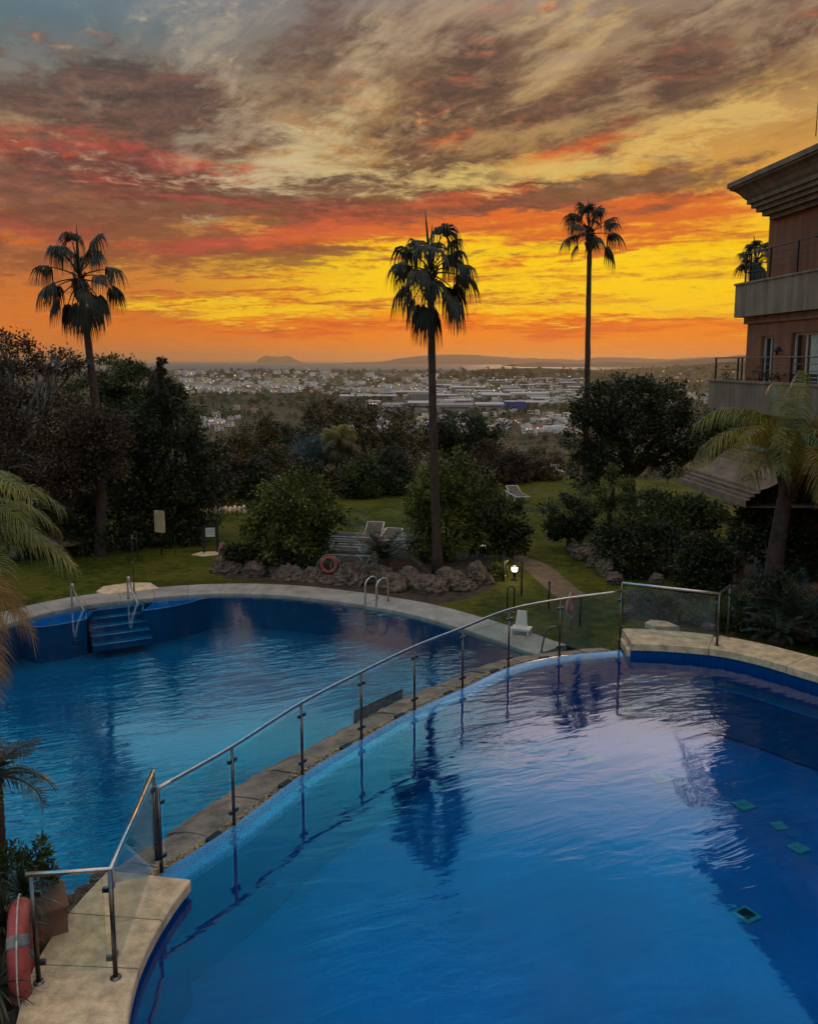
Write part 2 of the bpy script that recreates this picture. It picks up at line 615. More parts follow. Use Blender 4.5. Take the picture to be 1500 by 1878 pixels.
def leaf_mat(name, a, b, gloss=0.45, trans=0.25, dead=None):
    """foliage: every leaf its own tone, drifting over the crown"""
    m, bs = new_mat(name)
    r = island()
    n1 = fbm(obj_co(), 1.3, 3, 0.5)
    f = smooth(r * 0.55 + (n1 - 0.5) * 1.7 + 0.22, 0.05, 0.95)
    col = mixc(f, c4(a), c4(b))
    if dead:
        col = mixc(smooth(r, 0.90, 0.93), col, c4(dead))
    X.put(bs.inputs['Base Color'], col)
    bs.inputs['Roughness'].default_value = gloss
    bs.inputs['Specular IOR Level'].default_value = 0.35
    tr = X.nt.nodes.new('ShaderNodeBsdfTranslucent')
    X.put(tr.inputs['Color'], col)
    mx = X.nt.nodes.new('ShaderNodeMixShader')
    mx.inputs[0].default_value = trans
    out = X.nt.nodes['Material Output']
    X.nt.links.new(bs.outputs[0], mx.inputs[1])
    X.nt.links.new(tr.outputs[0], mx.inputs[2])
    X.nt.links.new(mx.outputs[0], out.inputs['Surface'])
    return m


def emit_mat(name, c, s):
    m, bs = new_mat(name)
    X.nt.nodes.remove(bs)
    e = X.nt.nodes.new('ShaderNodeEmission')
    e.inputs[0].default_value = c
    e.inputs[1].default_value = s
    X.nt.links.new(e.outputs[0], X.nt.nodes['Material Output'].inputs[0])
    m.cycles.emission_sampling = 'NONE'
    return m


def schlick(f0, nrm=None):
    """mirror share of a pane or of water, the same from both sides"""
    lw = X.nt.nodes.new('ShaderNodeLayerWeight')
    lw.inputs['Blend'].default_value = 0.5
    if nrm is not None:
        X.put(lw.inputs['Normal'], nrm)
    return X(lw.outputs['Facing']) ** 5.0 * (1 - f0) + f0


def water_mat(name, amp, scale, tint, ior, calm):
    m, bs = new_mat(name)
    X.nt.nodes.remove(bs)
    co = world_co()
    x, y, z = split(co)
    w = fbm(co, 0.35, 3, 0.5)
    v = xyz((x * 0.94 + y * 0.34) * 0.42 + w * 1.4, (y * 0.94 - x * 0.34) * 1.5 + w * 1.0, 0.0)
    h = fbm(v, scale, 3, 0.5, 0.6) + fbm(v, scale * 0.37, 2, 0.5, 0.3) * 1.6
    gust = smooth(fbm(co, 0.22, 3, 0.55), 0.42, 0.62)
    nrm = bump(h, gust * (1 - calm) * amp + amp * calm, 0.05)
    fr = schlick(((ior - 1) / (ior + 1)) ** 2, nrm)
    tr = X.nt.nodes.new('ShaderNodeBsdfTransparent')
    tr.inputs[0].default_value = tint
    gl = X.nt.nodes.new('ShaderNodeBsdfAnisotropic')
    gl.inputs['Color'].default_value = (1, 1, 1, 1)
    gl.inputs['Roughness'].default_value = 0.03
    X.put(gl.inputs['Normal'], nrm)
    mx = X.nt.nodes.new('ShaderNodeMixShader')
    X.put(mx.inputs[0], fr)
    X.nt.links.new(tr.outputs[0], mx.inputs[1])
    X.nt.links.new(gl.outputs[0], mx.inputs[2])
    X.nt.links.new(mx.outputs[0], X.nt.nodes['Material Output'].inputs[0])
    return m


def mosaic_mat(name, a, b, grout, size=0.03, rough=0.6, spec=0.0, upright=False):
    m, bs = new_mat(name)
    co = world_co()
    if upright:
        ax, ay, az_ = split(co)
        co = xyz(ax * 0.75 + ay * 0.85, az_, 0.0)
    n = X.nt.nodes.new('ShaderNodeTexBrick')
    n.offset = 0.0
    X.put(n.inputs['Vector'], co)
    n.inputs['Scale'].default_value = 1.0
    n.inputs['Brick Width'].default_value = size
    n.inputs['Row Height'].default_value = size
    n.inputs['Mortar Size'].default_value = size * 0.06
    n.inputs['Color1'].default_value = c4(a)
    n.inputs['Color2'].default_value = c4(b)
    n.inputs['Mortar'].default_value = c4(grout)
    k = fbm(co, 0.6, 4, 0.6)
    X.put(bs.inputs['Base Color'], mixc(smooth(k, 0.3, 0.7) * 0.6, X(n.outputs['Color']), c4(a, 0.6)))
    bs.inputs['Roughness'].default_value = rough
    bs.inputs['Specular IOR Level'].default_value = spec
    return m


def glass_mat(name, tint, haze=0.05):
    m, bs = new_mat(name)
    bs.inputs['Base Color'].default_value = (0.5, 0.5, 0.48, 1)
    bs.inputs['Roughness'].default_value = 0.6
    fr = schlick(0.045)
    tr = X.nt.nodes.new('ShaderNodeBsdfTransparent')
    tr.inputs[0].default_value = tint
    gl = X.nt.nodes.new('ShaderNodeBsdfAnisotropic')
    gl.inputs['Roughness'].default_value = 0.02
    m1, m2 = X.nt.nodes.new('ShaderNodeMixShader'), X.nt.nodes.new('ShaderNodeMixShader')
    # salt and dust on the pane
    d = smooth(fbm(world_co(), 1.6, 5, 0.6), 0.35, 0.75) * haze * 2.0
    X.put(m1.inputs[0], d)
    L = X.nt.links.new
    L(tr.outputs[0], m1.inputs[1])
    L(bs.outputs[0], m1.inputs[2])
    X.put(m2.inputs[0], fr)
    L(m1.outputs[0], m2.inputs[1])
    L(gl.outputs[0], m2.inputs[2])
    L(m2.outputs[0], X.nt.nodes['Material Output'].inputs[0])
    return m


M = {}
M['travertine'] = rough_mat('travertine', (0.54, 0.395, 0.245), 0.65, 0.34, 5.5, 0.8, 45, 0.006, wco=True)
M['coping'] = rough_mat('coping_stone', (0.27, 0.24, 0.21), 0.6, 0.28, 2.0, 0.4, 24, 0.006, wco=True)
M['joint'] = rough_mat('joint', (0.09, 0.075, 0.06), 0.9, 0.3, 6)
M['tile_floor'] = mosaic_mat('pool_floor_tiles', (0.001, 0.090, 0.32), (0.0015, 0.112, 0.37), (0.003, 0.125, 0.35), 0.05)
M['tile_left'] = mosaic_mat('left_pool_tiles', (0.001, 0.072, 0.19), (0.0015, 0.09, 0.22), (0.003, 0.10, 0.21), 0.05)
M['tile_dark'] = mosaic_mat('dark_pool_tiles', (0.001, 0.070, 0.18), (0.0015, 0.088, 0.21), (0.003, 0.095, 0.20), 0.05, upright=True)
M['tile_wall'] = mosaic_mat('wall_tiles', (0.001, 0.060, 0.23), (0.0015, 0.073, 0.27), (0.008, 0.11, 0.27), 0.05, upright=True)
M['tile_edge'] = mosaic_mat('edge_mosaic', (0.018, 0.11, 0.31), (0.06, 0.20, 0.44), (0.16, 0.27, 0.40), 0.05, 0.22, 1.0)
M['water_left'] = water_mat('left_pool_water', 0.17, 7.0, (0.66, 0.93, 0.97, 1), 1.62, 0.2)
M['water_right'] = water_mat('right_pool_water', 0.17, 3.6, (0.70, 0.92, 1.0, 1), 1.78, 0.25)
M['ledge'] = rough_mat('ledge_stone', (0.23, 0.160, 0.112), 0.7, 0.55, 2.6, 0.8, 16, 0.02, wco=True)
M['rock'] = rough_mat('boulder_stone', (0.125, 0.088, 0.066), 0.9, 0.5, 2.2, 1.0, 7, 0.08)
M['chip'] = rough_mat('stone_chips', (0.40, 0.27, 0.13), 0.8, 0.5, 9, 0.5, 30)
M['steel'] = rough_mat('brushed_steel', (0.13, 0.125, 0.12), 0.34, 0.2, 9, 0, metallic=1.0, spec=0.5)
M['polished'] = rough_mat('polished_steel', (0.50, 0.48, 0.46), 0.30, 0.15, 9, 0, metallic=1.0, spec=0.5)
M['glass'] = glass_mat('fence_glass', (0.90, 0.95, 0.93, 1), 0.022)
M['rubber'] = rough_mat('black_rubber', (0.012, 0.012, 0.012), 0.7, 0.3, 8)
M['black_metal'] = rough_mat('black_metal', (0.014, 0.014, 0.015), 0.5, 0.3, 8)
M['coral'] = rough_mat('coral_plastic', (0.30, 0.055, 0.048), 0.5, 0.3, 5)
M['strap'] = rough_mat('grey_strap', (0.16, 0.16, 0.15), 0.8, 0.3, 9)
M['rope'] = rough_mat('rope', (0.42, 0.38, 0.30), 0.9, 0.3, 20)
M['white'] = rough_mat('white_plastic', (0.60, 0.53, 0.49), 0.45, 0.12, 5)
M['fabric'] = rough_mat('lounger_mesh', (0.11, 0.085, 0.075), 0.9, 0.2, 14)
M['concrete'] = wall_mat('grey_render', (0.225, 0.158, 0.112), 0.36)
M['cornice'] = wall_mat('cornice_render', (0.185, 0.128, 0.092), 0.36)
M['brown_wall'] = wall_mat('brown_render', (0.25, 0.096, 0.052), 0.28)
M['terracotta'] = rough_mat('terracotta', (0.20, 0.085, 0.05), 0.85, 0.25, 3, 0.3, 20)
M['terrace'] = rough_mat('terrace_tiles', (0.25, 0.115, 0.065), 0.8, 0.3, 2)
M['window'] = rough_mat('window_glass', (0.012, 0.012, 0.014), 0.2, 0.3, 2, spec=0.6)
M['frame'] = rough_mat('window_frame', (0.42, 0.40, 0.37), 0.5, 0.1, 5)
M['curtain'] = rough_mat('curtain', (0.40, 0.37, 0.30), 0.9, 0.15, 6)
M['bark'] = rough_mat('bark', (0.045, 0.030, 0.020), 0.95, 0.5, 6, 1.0, 18, 0.03)
M['palm_bark'] = rough_mat('palm_bark', (0.055, 0.032, 0.022), 0.95, 0.45, 5, 1.0, 14, 0.03)
M['grey_bark'] = rough_mat('grey_bark', (0.16, 0.14, 0.12), 0.95, 0.4, 6, 0.8, 18, 0.03)
M['soil'] = rough_mat('soil', (0.045, 0.030, 0.020), 0.95, 0.5, 3, 1.0, 10, 0.05, wco=True)
M['dirt'] = rough_mat('dirt_path', (0.13, 0.085, 0.05), 0.95, 0.35, 3, 0.6, 18, 0.02, wco=True)
M['thatch'] = rough_mat('thatch', (0.16, 0.095, 0.05), 0.95, 0.5, 9, 1.0, 30, 0.03)
M['leaf_dark'] = leaf_mat('leaf_dark', (0.004, 0.007, 0.0015), (0.040, 0.047, 0.010))
M['leaf_green'] = leaf_mat('leaf_green', (0.008, 0.014, 0.0025), (0.078, 0.092, 0.015))
M['leaf_brown'] = leaf_mat('leaf_brown', (0.012, 0.008, 0.004), (0.095, 0.052, 0.020))
M['leaf_olive'] = leaf_mat('leaf_olive', (0.016, 0.012, 0.004), (0.125, 0.085, 0.022))
M['leaf_bush'] = leaf_mat('leaf_bush', (0.012, 0.016, 0.002), (0.15, 0.155, 0.022))
M['leaf_blue'] = leaf_mat('leaf_blue', (0.045, 0.060, 0.060), (0.14, 0.17, 0.16))
M['leaf_palm'] = leaf_mat('leaf_palm', (0.006, 0.007, 0.003), (0.026, 0.027, 0.009), 0.5, 0.12)
M['leaf_frond'] = leaf_mat('leaf_frond', (0.050, 0.055, 0.008), (0.22, 0.215, 0.032), 0.4, 0.3)
M['leaf_gold'] = leaf_mat('leaf_gold', (0.10, 0.080, 0.010), (0.27, 0.21, 0.028), 0.4, 0.3)
M['leaf_dry'] = leaf_mat('leaf_dry', (0.20, 0.10, 0.022), (0.46, 0.25, 0.06), 0.6, 0.25)
M['leaf_cycad'] = leaf_mat('leaf_cycad', (0.010, 0.016, 0.008), (0.040, 0.050, 0.026), 0.35, 0.1)

# ------------------------------------------------------------------ levels
ZL_W, ZL_C, Z_LAWN = -0.41, -0.33, -0.35      # lower pool: water, coping; lawn
ZR_DECK, ZN_DECK = 0.30, 0.20                  # deck of the upper pool: far side, near side
RNG = random.Random(7)
NR = np.random.default_rng(11)


def V3(p, z=None):
    return Vector((p[0], p[1], p[2] if z is None else z))


# ------------------------------------------------------------------ plan curves
dam_px = [(297, 1602), (430, 1515), (555, 1422), (663, 1357), (760, 1303), (848, 1263), (932, 1225), (1025, 1204), (1135, 1193)]
dam_posts = [G(x, y, 0.0) for x, y in dam_px]
near_tail = [dam_posts[0] + (dam_posts[0] - dam_posts[1]) * 0.5]
DAM = resample(catmull(near_tail + dam_posts, 10), 0.12)          # from near left to far right
left_far = [G(x, y, ZL_C) for x, y in [(-120, 1200), (-40, 1163), (40, 1135), (133, 1113), (229, 1100), (373, 1088), (500, 1089), (600, 1099), (733, 1120), (833, 1147), (920, 1176), (985, 1200)]]
left_loop_far = resample(catmull(left_far, 8), 0.3)
left_west = [Vector((-12.3, 15.5, ZL_C)), Vector((-11.0, 12.0, ZL_C)), Vector((-8.6, 10.0, ZL_C)), Vector((-6.3, 9.2, ZL_C)), Vector((-4.55, 9.1, ZL_C)), Vector((-3.75, 9.25, ZL_C))]
deck_far_in = [G(x, y, ZR_DECK) for x, y in [(1156, 1178), (1217, 1180), (1316, 1189), (1400, 1207), (1500, 1236)]]
deck_far_out = [G(x, y, ZR_DECK) for x, y in [(1140, 1152), (1191, 1154), (1301, 1163), (1400, 1181), (1500, 1206)]]
right_in = catmull(deck_far_in + [Vector((9.6, 13.2, ZR_DECK)), Vector((10.6, 10.5, ZR_DECK)), Vector((10.6, 7.0, ZR_DECK)), Vector((9.6, 4.0, ZR_DECK)), Vector((7.0, 2.0, ZR_DECK)), Vector((3.5, 1.2, ZR_DECK)), Vector((0.2, 1.8, ZR_DECK)), Vector((-1.7, 3.6, ZR_DECK))], 6)
near_in_px = [(345, 1612), (312, 1655), (275, 1715), (248, 1775), (232, 1835), (226, 1880)]
near_in = catmull([G(x, y, ZN_DECK) for x, y in near_in_px], 4)
near_out = catmull([G(x, y, ZN_DECK) for x, y in [(200, 1596), (158, 1640), (113, 1693), (67, 1767), (43, 1830), (30, 1880)]], 4)


def fill_loops(name, loops, z, mat, kind='structure'):
    """flat sheet with the first loop outside and the others as holes"""
    bm = bmesh.new()
    for lp in loops:
        vs = [bm.verts.new((p.x, p.y, z if z is not None else p.z)) for p in lp]
        for i in range(len(vs)):
            bm.edges.new((vs[i], vs[(i + 1) % len(vs)]))
    bmesh.ops.triangle_fill(bm, use_beauty=True, use_dissolve=False, edges=bm.edges[:])
    for f in bm.faces:
        if f.normal.z < 0:
            f.normal_flip()
    me = bpy.data.meshes.new(name)
    bm.to_mesh(me)
    bm.free()
    me.materials.append(mat)
    return struct(link(name, me), kind)


# ------------------------------------------------------------------ terrain: one sheet from the garden to the coast
def H(x, y):
    if y < 47:
        return -6.0
    t = y - 46.0
    slope = 94.0 * (1 - exp(-t / 330.0)) if t > 0 else 0.0
    h = -0.6 - slope
    nz = mnoise.noise(Vector((x * 0.006, y * 0.006, 3.1))) * min(7.0, t * 0.03) + mnoise.noise(Vector((x * 0.03, y * 0.03, 1.1))) * min(1.2, t * 0.02)
    h += nz
    h += 66 * exp(-((x - 700) / 620) ** 2 - ((y - 4900) / 380) ** 2)
    h += 150 * exp(-((x - 3900) / 1500) ** 2 - ((y - 7400) / 1100) ** 2)
    h += 34 * exp(-((x + 900) / 1300) ** 2 - ((y - 6200) / 500) ** 2)
    return h


def ground_mat():
    m, bs = new_mat('valley_ground')
    co = world_co()
    n1 = fbm(co, 0.006, 6, 0.65)
    n2 = fbm(co, 0.05, 5, 0.6)
    n3 = fbm(co, 0.5, 4, 0.6)
    c = mixc(smooth(n1 * 0.6 + n2 * 0.4, 0.38, 0.6), (0.018, 0.022, 0.008, 1), (0.080, 0.062, 0.030, 1))
    c = mixc(smooth(n2 * 0.5 + n3 * 0.5, 0.52, 0.62) * 0.6, c, (0.020, 0.024, 0.010, 1))
    X.put(bs.inputs['Base Color'], c)
    bs.inputs['Roughness'].default_value = 0.95
    bs.inputs['Specular IOR Level'].default_value = 0.1
    return m


ys = [-70, -20, 20, 46.5] + [47 * (9800 / 47.0) ** (i / 120.0) for i in range(121)]
nx = 90
tv, tf = [], []
for y in ys:
    half = max(140.0, abs(y) * 0.85 + 60)
    for i in range(nx + 1):
        x = -half + 2 * half * i / nx
        tv.append((x, y, H(x, y) if y < 9300 else -101.5))
for j in range(len(ys) - 1):
    for i in range(nx):
        a = j * (nx + 1) + i
        tf.append((a, a + 1, a + nx + 2, a + nx + 1))
mb = MB()
mb.add(tv, tf, 0, True)
struct(mb.build('terrain', ground_mat()))


def sea_mat():
    m, bs = new_mat('sea_water')
    bs.inputs['Base Color'].default_value = (0.05, 0.055, 0.06, 1)
    bs.inputs['Roughness'].default_value = 0.5
    bs.inputs['Specular IOR Level'].default_value = 0.15
    X.put(bs.inputs['Normal'], bump(fbm(world_co(), 0.02, 4, 0.6), 0.6, 4.0))
    return m


mb = MB()
mb.add([(-110000, 8800, -100), (110000, 8800, -100), (110000, 130000, -100), (-110000, 130000, -100)], [(0, 1, 2, 3)])
struct(mb.build('sea', sea_mat()))

M['far_hill'] = rough_mat('far_hill', (0.055, 0.045, 0.04), 1.0, 0.3, 0.0006, wco=True)


def ridge(name, Y, pts, depth, seed):
    """mountain range: crest heights by place, falling away to both sides"""
    rng = random.Random(seed)
    crest = []
    for (x0, y0), (x1, y1) in zip(pts, pts[1:]):
        for k in range(8):
            t = k / 8
            t2 = t * t * (3 - 2 * t)
            crest.append((x0 + (x1 - x0) * t, y0 + (y1 - y0) * t2 + rng.uniform(-.5, .5)))
    crest.append(pts[-1])
    rows = []
    for k, (dy, f) in enumerate([(-1.0, 0.0), (-0.6, 0.34), (-0.3, 0.70), (0.0, 1.0), (0.4, 0.6), (1.0, 0.0)]):
        row = []
        for (px, py) in crest:
            p = A(px, py, Y)
            h = p.z + 102
            row.append(Vector((p.x + rng.uniform(-.02, .02) * depth, Y + dy * depth, -102 + h * max(0, f + rng.uniform(-.06, .06) * (0 < f < 1)))))
        rows.append(row)
    m = MB()
    m.loops(rows, closed=False, smooth=True)
    return struct(m.build(name, M['far_hill']))


ridge('rock_hill', 42000, [(470, 668), (478, 664), (482, 655), (488, 652), (500, 653.5), (514, 654.5), (525, 652.5), (533, 654), (542, 660), (556, 666), (566, 669)], 2500, 3)
ridge('far_hills', 30000, [(520, 668), (600, 667), (690, 664), (735, 657), (775, 652), (820, 650), (870, 651), (905, 654), (960, 657), (1010, 658), (1060, 660), (1100, 655), (1150, 656), (1220, 659), (1300, 655), (1370, 653), (1480, 658), (1620, 655)], 4000, 5)
ridge('near_hills', 17000, [(940, 668), (990, 664), (1060, 667), (1130, 664), (1190, 666), (1250, 661), (1310, 656), (1380, 650), (1480, 645), (1650, 640)], 2600, 9)

# ------------------------------------------------------------------ lawn
def lawn_mat():
    m, bs = new_mat('lawn')
    co = world_co()
    n1 = fbm(co, 0.35, 5, 0.6)
    n2 = fbm(co, 3.0, 5, 0.65)
    n3 = fbm(co, 26.0, 3, 0.6)
    c = mixc(smooth(n1 * 0.5 + n2 * 0.5, 0.36, 0.64), (0.022, 0.032, 0.002, 1), (0.112, 0.112, 0.007, 1))
    c = mixc(smooth(n3, 0.4, 0.7) * 0.45, c, (0.012, 0.018, 0.004, 1))
    c = mixc(smooth(n1, 0.50, 0.66) * 0.4, c, (0.085, 0.062, 0.016, 1))
    X.put(bs.inputs['Base Color'], c)
    bs.inputs['Roughness'].default_value = 0.95
    bs.inputs['Specular IOR Level'].default_value = 0.1
    X.put(bs.inputs['Normal'], bump(n3 + n2, 0.9, 0.05))
    return m


M['lawn'] = lawn_mat()
cop_out_far = offset2(left_loop_far, 1.0)                # the far side of the lower pool's coping
out_deck = catmull(deck_far_out + [Vector((10.9, 13.6, 0)), Vector((12.0, 10.5, 0)), Vector((12.0, 6.5, 0)), Vector((10.6, 3.0, 0)), Vector((7.4, 0.4, 0)), Vector((3.2, -0.6, 0)), Vector((-1.0, 0.0, 0)), Vector((-4.5, 2.2, 0))], 5)
hole = list(cop_out_far) + [DAM[-1] + Vector((0.02, 0.25, 0))] + list(out_deck) + [Vector((-7.0, 5.0, 0)), Vector((-12.5, 8.5, 0)), Vector((-14.2, 13.0, 0))]
# a few inches under the coping so that no slit opens
outer = [Vector(p) for p in [(-60, -30, 0), (60, -30, 0), (60, 47.5, 0)]]
for i in range(41):
    x = 60 - 120 * i / 40
    outer.append(Vector((x, 46.6 + 1.2 * sin(x * 0.21) + 0.7 * sin(x * 0.55 + 1), 0)))
fill_loops('lawn', [outer, hole], Z_LAWN, M['lawn'])

bd = [G(x, y, 0).xy for x, y in [(388, 1030), (420, 1008), (520, 1000), (640, 1000), (760, 1000), (880, 1012), (925, 1040), (918, 1066), (890, 1085), (850, 1100), (800, 1108), (720, 1098), (640, 1084), (560, 1074), (470, 1066), (410, 1060)]]
mb = MB()
mb.flat([Vector((q.x * (EYE - Z_LAWN) / EYE, q.y * (EYE - Z_LAWN) / EYE, Z_LAWN + 0.005)) for q in bd])
struct(mb.build('planting_soil', M['soil']))

# path trodden in the grass, right of the lamp
pc = catmull([G(x, y, Z_LAWN) for x, y in [(1052, 1094), (1035, 1082), (1012, 1062), (985, 1040), (958, 1028), (935, 1022)]], 5)
wd = [0.55 + 0.12 * sin(i * 1.3) for i in range(len(pc))]
lft = [p + (q - p) * 1.0 for p, q in zip(pc, offset2(pc, 0.5))]
rgt = offset2(pc, -0.42)
mb = MB()
mb.loops([atz(rgt, Z_LAWN + 0.006), atz(lft, Z_LAWN + 0.006)], closed=False)
struct(mb.build('path', M['dirt']))

# ------------------------------------------------------------------ lower pool
gut = offset2(DAM, 0.10)
ledge_out = offset2(DAM, 0.90)
left_loop = [p for p in left_loop_far] + [V3(p, ZL_C) for p in reversed(ledge_out[:-4])] + [p for p in reversed(left_west)]
left_dir = left_loop


def basin(name, loop, z0, z1, mats, z_mid=None):
    m = MB()
    b, t = atz(loop, z0), atz(loop, z1)
    m.loops([b, t] if z_mid is None else [b, atz(loop, z_mid)], mi=0)
    if z_mid is not None:
        m.loops([atz(loop, z_mid), t], mi=1)
    m.poly(b, len(mats) - 1)
    return struct(m.build(name, mats))


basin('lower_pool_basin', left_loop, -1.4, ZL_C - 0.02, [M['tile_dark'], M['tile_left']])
m = MB()
m.flat(atz(left_loop, ZL_W))
struct(m.build('lower_pool_water', M['water_left']))


def slabs(m, inner, outer_, z, th, per, gap=0.012, lift=0.0, nose=0.03, rng=RNG, mi=0):
    """paving slabs between two lines with matching points"""
    n = len(inner)
    i = 0
    while i < n - 1:
        j = min(n - 1, i + per)
        a, b, c, d = [], [], [], []
        dz = rng.uniform(-lift, lift)
        idx = list(range(i, j + 1))
        for k in idx:
            p, q = inner[k].copy(), outer_[k].copy()
            u = (q - p)
            u.z = 0
            u.normalize()
            if k == i or k == j:
                o = inner[min(k + 1, n - 1)] - inner[k] if k == i else inner[k - 1] - inner[k]
                o.z = 0
                o.normalize()
                p, q = p + o * gap / 2, q + o * gap / 2
            p = p - u * nose
            a.append(Vector((p.x, p.y, z + dz - th)))
            b.append(Vector((p.x + u.x * 0.0, p.y + u.y * 0.0, z + dz - 0.018)))
            c.append(Vector((p.x + u.x * 0.018, p.y + u.y * 0.018, z + dz)))
            d.append(Vector((q.x, q.y, z + dz)))
        e = [Vector((p.x, p.y, z + dz - th)) for p in d]
        rows = [a, b, c, d, e]
        m.loops(rows, closed=False, mi=mi)
        for s_ in (0, -1):
            m.poly([r[s_] for r in rows] if s_ == 0 else [r[s_] for r in reversed(rows)], mi)
        i = j


m = MB()
slabs(m, left_loop_far, cop_out_far, ZL_C, 0.12, 3, lift=0.004)
m.loops([atz(offset2(left_loop_far, 0.03), ZL_C - 0.03), atz(offset2(left_loop_far, 0.97), ZL_C - 0.03)], closed=False, mi=1)
struct(m.build('pool_coping', [M['coping'], M['joint']]))

# tiled seat shelves and steps at the far left
def shelf(px_front, z, mats, name):
    pass


sh_z = ZL_W - 0.04
def far_pts(x0, x1):
    return [p for p in left_loop_far if x0 <= p.x <= x1]


gx = lambda x, y: G(x, y, sh_z)
st_l, st_r = gx(158, 1122), gx(262, 1108)
m = MB()
back = far_pts(-11.4, st_l.x)
front = catmull([gx(42, 1146), gx(70, 1151), gx(110, 1146), gx(158, 1137)], 6)
def to_rim(ps):
    return [V3(min(left_loop_far, key=lambda q: (q.x - p.x) ** 2 + 0.2 * (q.y - p.y - 0.6) ** 2), sh_z) for p in ps]


m.loops([atz(front, sh_z), to_rim(front)], closed=False, mi=2)
m.loops([atz(front, -1.7), atz(front, sh_z)], closed=False)
m.tube([V3(p, sh_z + 0.012) for p in front], 0.022, 6, 1)
back2 = far_pts(st_r.x, G(395, 1090, ZL_C).x)
front2 = catmull([gx(262, 1121), gx(300, 1116), gx(345, 1107), gx(378, 1097), gx(396, 1089)], 6)
m.loops([atz(front2, sh_z), to_rim(front2)], closed=False, mi=2)
m.loops([atz(front2, -1.7), atz(front2, sh_z)], closed=False)
m.tube([V3(p, sh_z + 0.012) for p in front2], 0.022, 6, 1)
for s_, fr in ((st_l, front[-1]), (st_r, front2[0])):
    e0 = min(left_loop_far, key=lambda p: abs(p.x - s_.x))
    m.loops([[V3(fr, -1.7), V3(e0, -1.7)], [V3(fr, sh_z), V3(e0, sh_z)]], closed=False)
    m.tube([V3(fr, sh_z + 0.012), V3(e0, sh_z + 0.012)], 0.022, 6, 1)
struct(m.build('pool_shelf', [M['tile_dark'], M['tile_edge'], M['tile_floor']]))
m = MB()
b0, b1 = min(left_loop_far, key=lambda p: abs(p.x - st_l.x)), min(left_loop_far, key=lambda p: abs(p.x - st_r.x))
nrm = Vector((-(b1 - b0).y, (b1 - b0).x, 0)).normalized() * -1
for k in range(5):
    z = ZL_W - 0.04 - 0.14 * k
    o0, o1 = nrm * (0.32 * k), nrm * (0.32 * (k + 1))
    p0, p1, q1, q0 = [V3(p, z) for p in (b0 + o0, b1 + o0, b1 + o1, b0 + o1)]
    m.poly([p0, q0, q1, p1])
    m.poly([q0, V3(q0, z - 0.16), V3(q1, z - 0.16), q1])
    m.tube([V3(q0, z + 0.01), V3(q1, z + 0.01)], 0.018, 5, 1)
struct(m.build('pool_steps', [M['tile_dark'], M['tile_edge']]))

# ------------------------------------------------------------------ upper pool
strip_in = offset2(DAM, -0.32)
right_loop = [V3(p, 0) for p in strip_in] + [V3(p, 0) for p in right_in] + [V3(p, 0) for p in reversed(near_in)]
m = MB()
rim = [V3(p, 0) for p in right_in] + [V3(p, 0) for p in reversed(near_in)]
m.loops([atz(rim, -1.45), atz(rim, 0.19)], closed=False)
far_rim = [V3(p, 0) for p in right_in[:40]]
m.loops([atz(far_rim, 0.188), atz(far_rim, 0.28)], closed=False)
m.flat(atz(right_loop, -1.45), 1)
struct(m.build('upper_pool_basin', [M['tile_wall'], M['tile_floor']]))
m = MB()
wl = [V3(p, 0) for p in offset2(DAM, -0.06)] + [V3(p, 0) for p in right_in] + [V3(p, 0) for p in reversed(near_in)]
m.flat(wl)
struct(m.build('upper_pool_water', M['water_right']))
# shelf along the right-hand wall
m = MB()
ri = right_in[:26]
m.loops([atz(offset2(ri, -0.45), -1.4), atz(offset2(ri, -0.45), -0.42), atz(ri, -0.42)], closed=False)
m.tube(atz(offset2(ri, -0.45), -0.41), 0.016, 6, 1)
struct(m.build('pool_ledge', [M['tile_dark'], M['tile_floor']]))

# decks
out_m = resample([V3(p) for p in catmull(deck_far_out, 8)], 0.25)
rin = catmull(deck_far_in, 8)
full_in = [V3(p, ZR_DECK) for p in right_in]
full_out = [V3(p, ZR_DECK) for p in out_deck]
n_s = 90
def param(pts, n):
    L = sum((b - a).length for a, b in zip(pts, pts[1:]))
    return resample(pts, L / n)
pin, pout = param(full_in, n_s), param(full_out, n_s)
m = MB()
slabs(m, pin, pout, ZR_DECK, 0.16, 5, lift=0.003, nose=0.05)
m.loops([atz(pin, ZR_DECK - 0.03), atz(pout, ZR_DECK - 0.03)], closed=False, mi=1)
m.loops([atz(pout, -0.6), atz(offset2(pout, 0.0), ZR_DECK - 0.15)], closed=False, mi=0)
e0, e1 = pin[0], pout[0]
m.obox(((e0.x + e1.x) / 2 - 0.03, (e0.y + e1.y) / 2, 0.06), (0.05, 0, 0), (e1 - e0) * 0.5, (0, 0, 0.08), 0)
m.obox(((e0.x + e1.x) / 2 - 0.02, (e0.y + e1.y) / 2, -0.7), (0.05, 0, 0), (e1 - e0) * 0.48, (0, 0, 0.67), 2)
struct(m.build('pool_deck', [M['travertine'], M['joint'], M['tile_wall']]))
m = MB()
ni, no = param(near_in, 24), param(near_out, 24)
slabs(m, list(reversed(ni)), list(reversed(no)), ZN_DECK, 0.14, 8, gap=0.016, lift=0.002, nose=0.04)
m.loops([atz(ni, ZN_DECK - 0.03), atz(no, ZN_DECK - 0.03)], closed=False, mi=1)
m.loops([atz(no, -0.8), atz(no, ZN_DECK - 0.14)], closed=False, mi=0)
t0, t1 = ni[0], no[0]
m.obox(((t0.x + t1.x) / 2, (t0.y + t1.y) / 2 - 0.05, 0.04), (t1 - t0) * 0.5, (0, 0.04, 0), (0, 0, 0.03), 0)
m.obox(((t0.x + t1.x) / 2, (t0.y + t1.y) / 2 - 0.06, -0.74), (t1 - t0) * 0.49, (0, 0.04, 0), (0, 0, 0.74), 2)
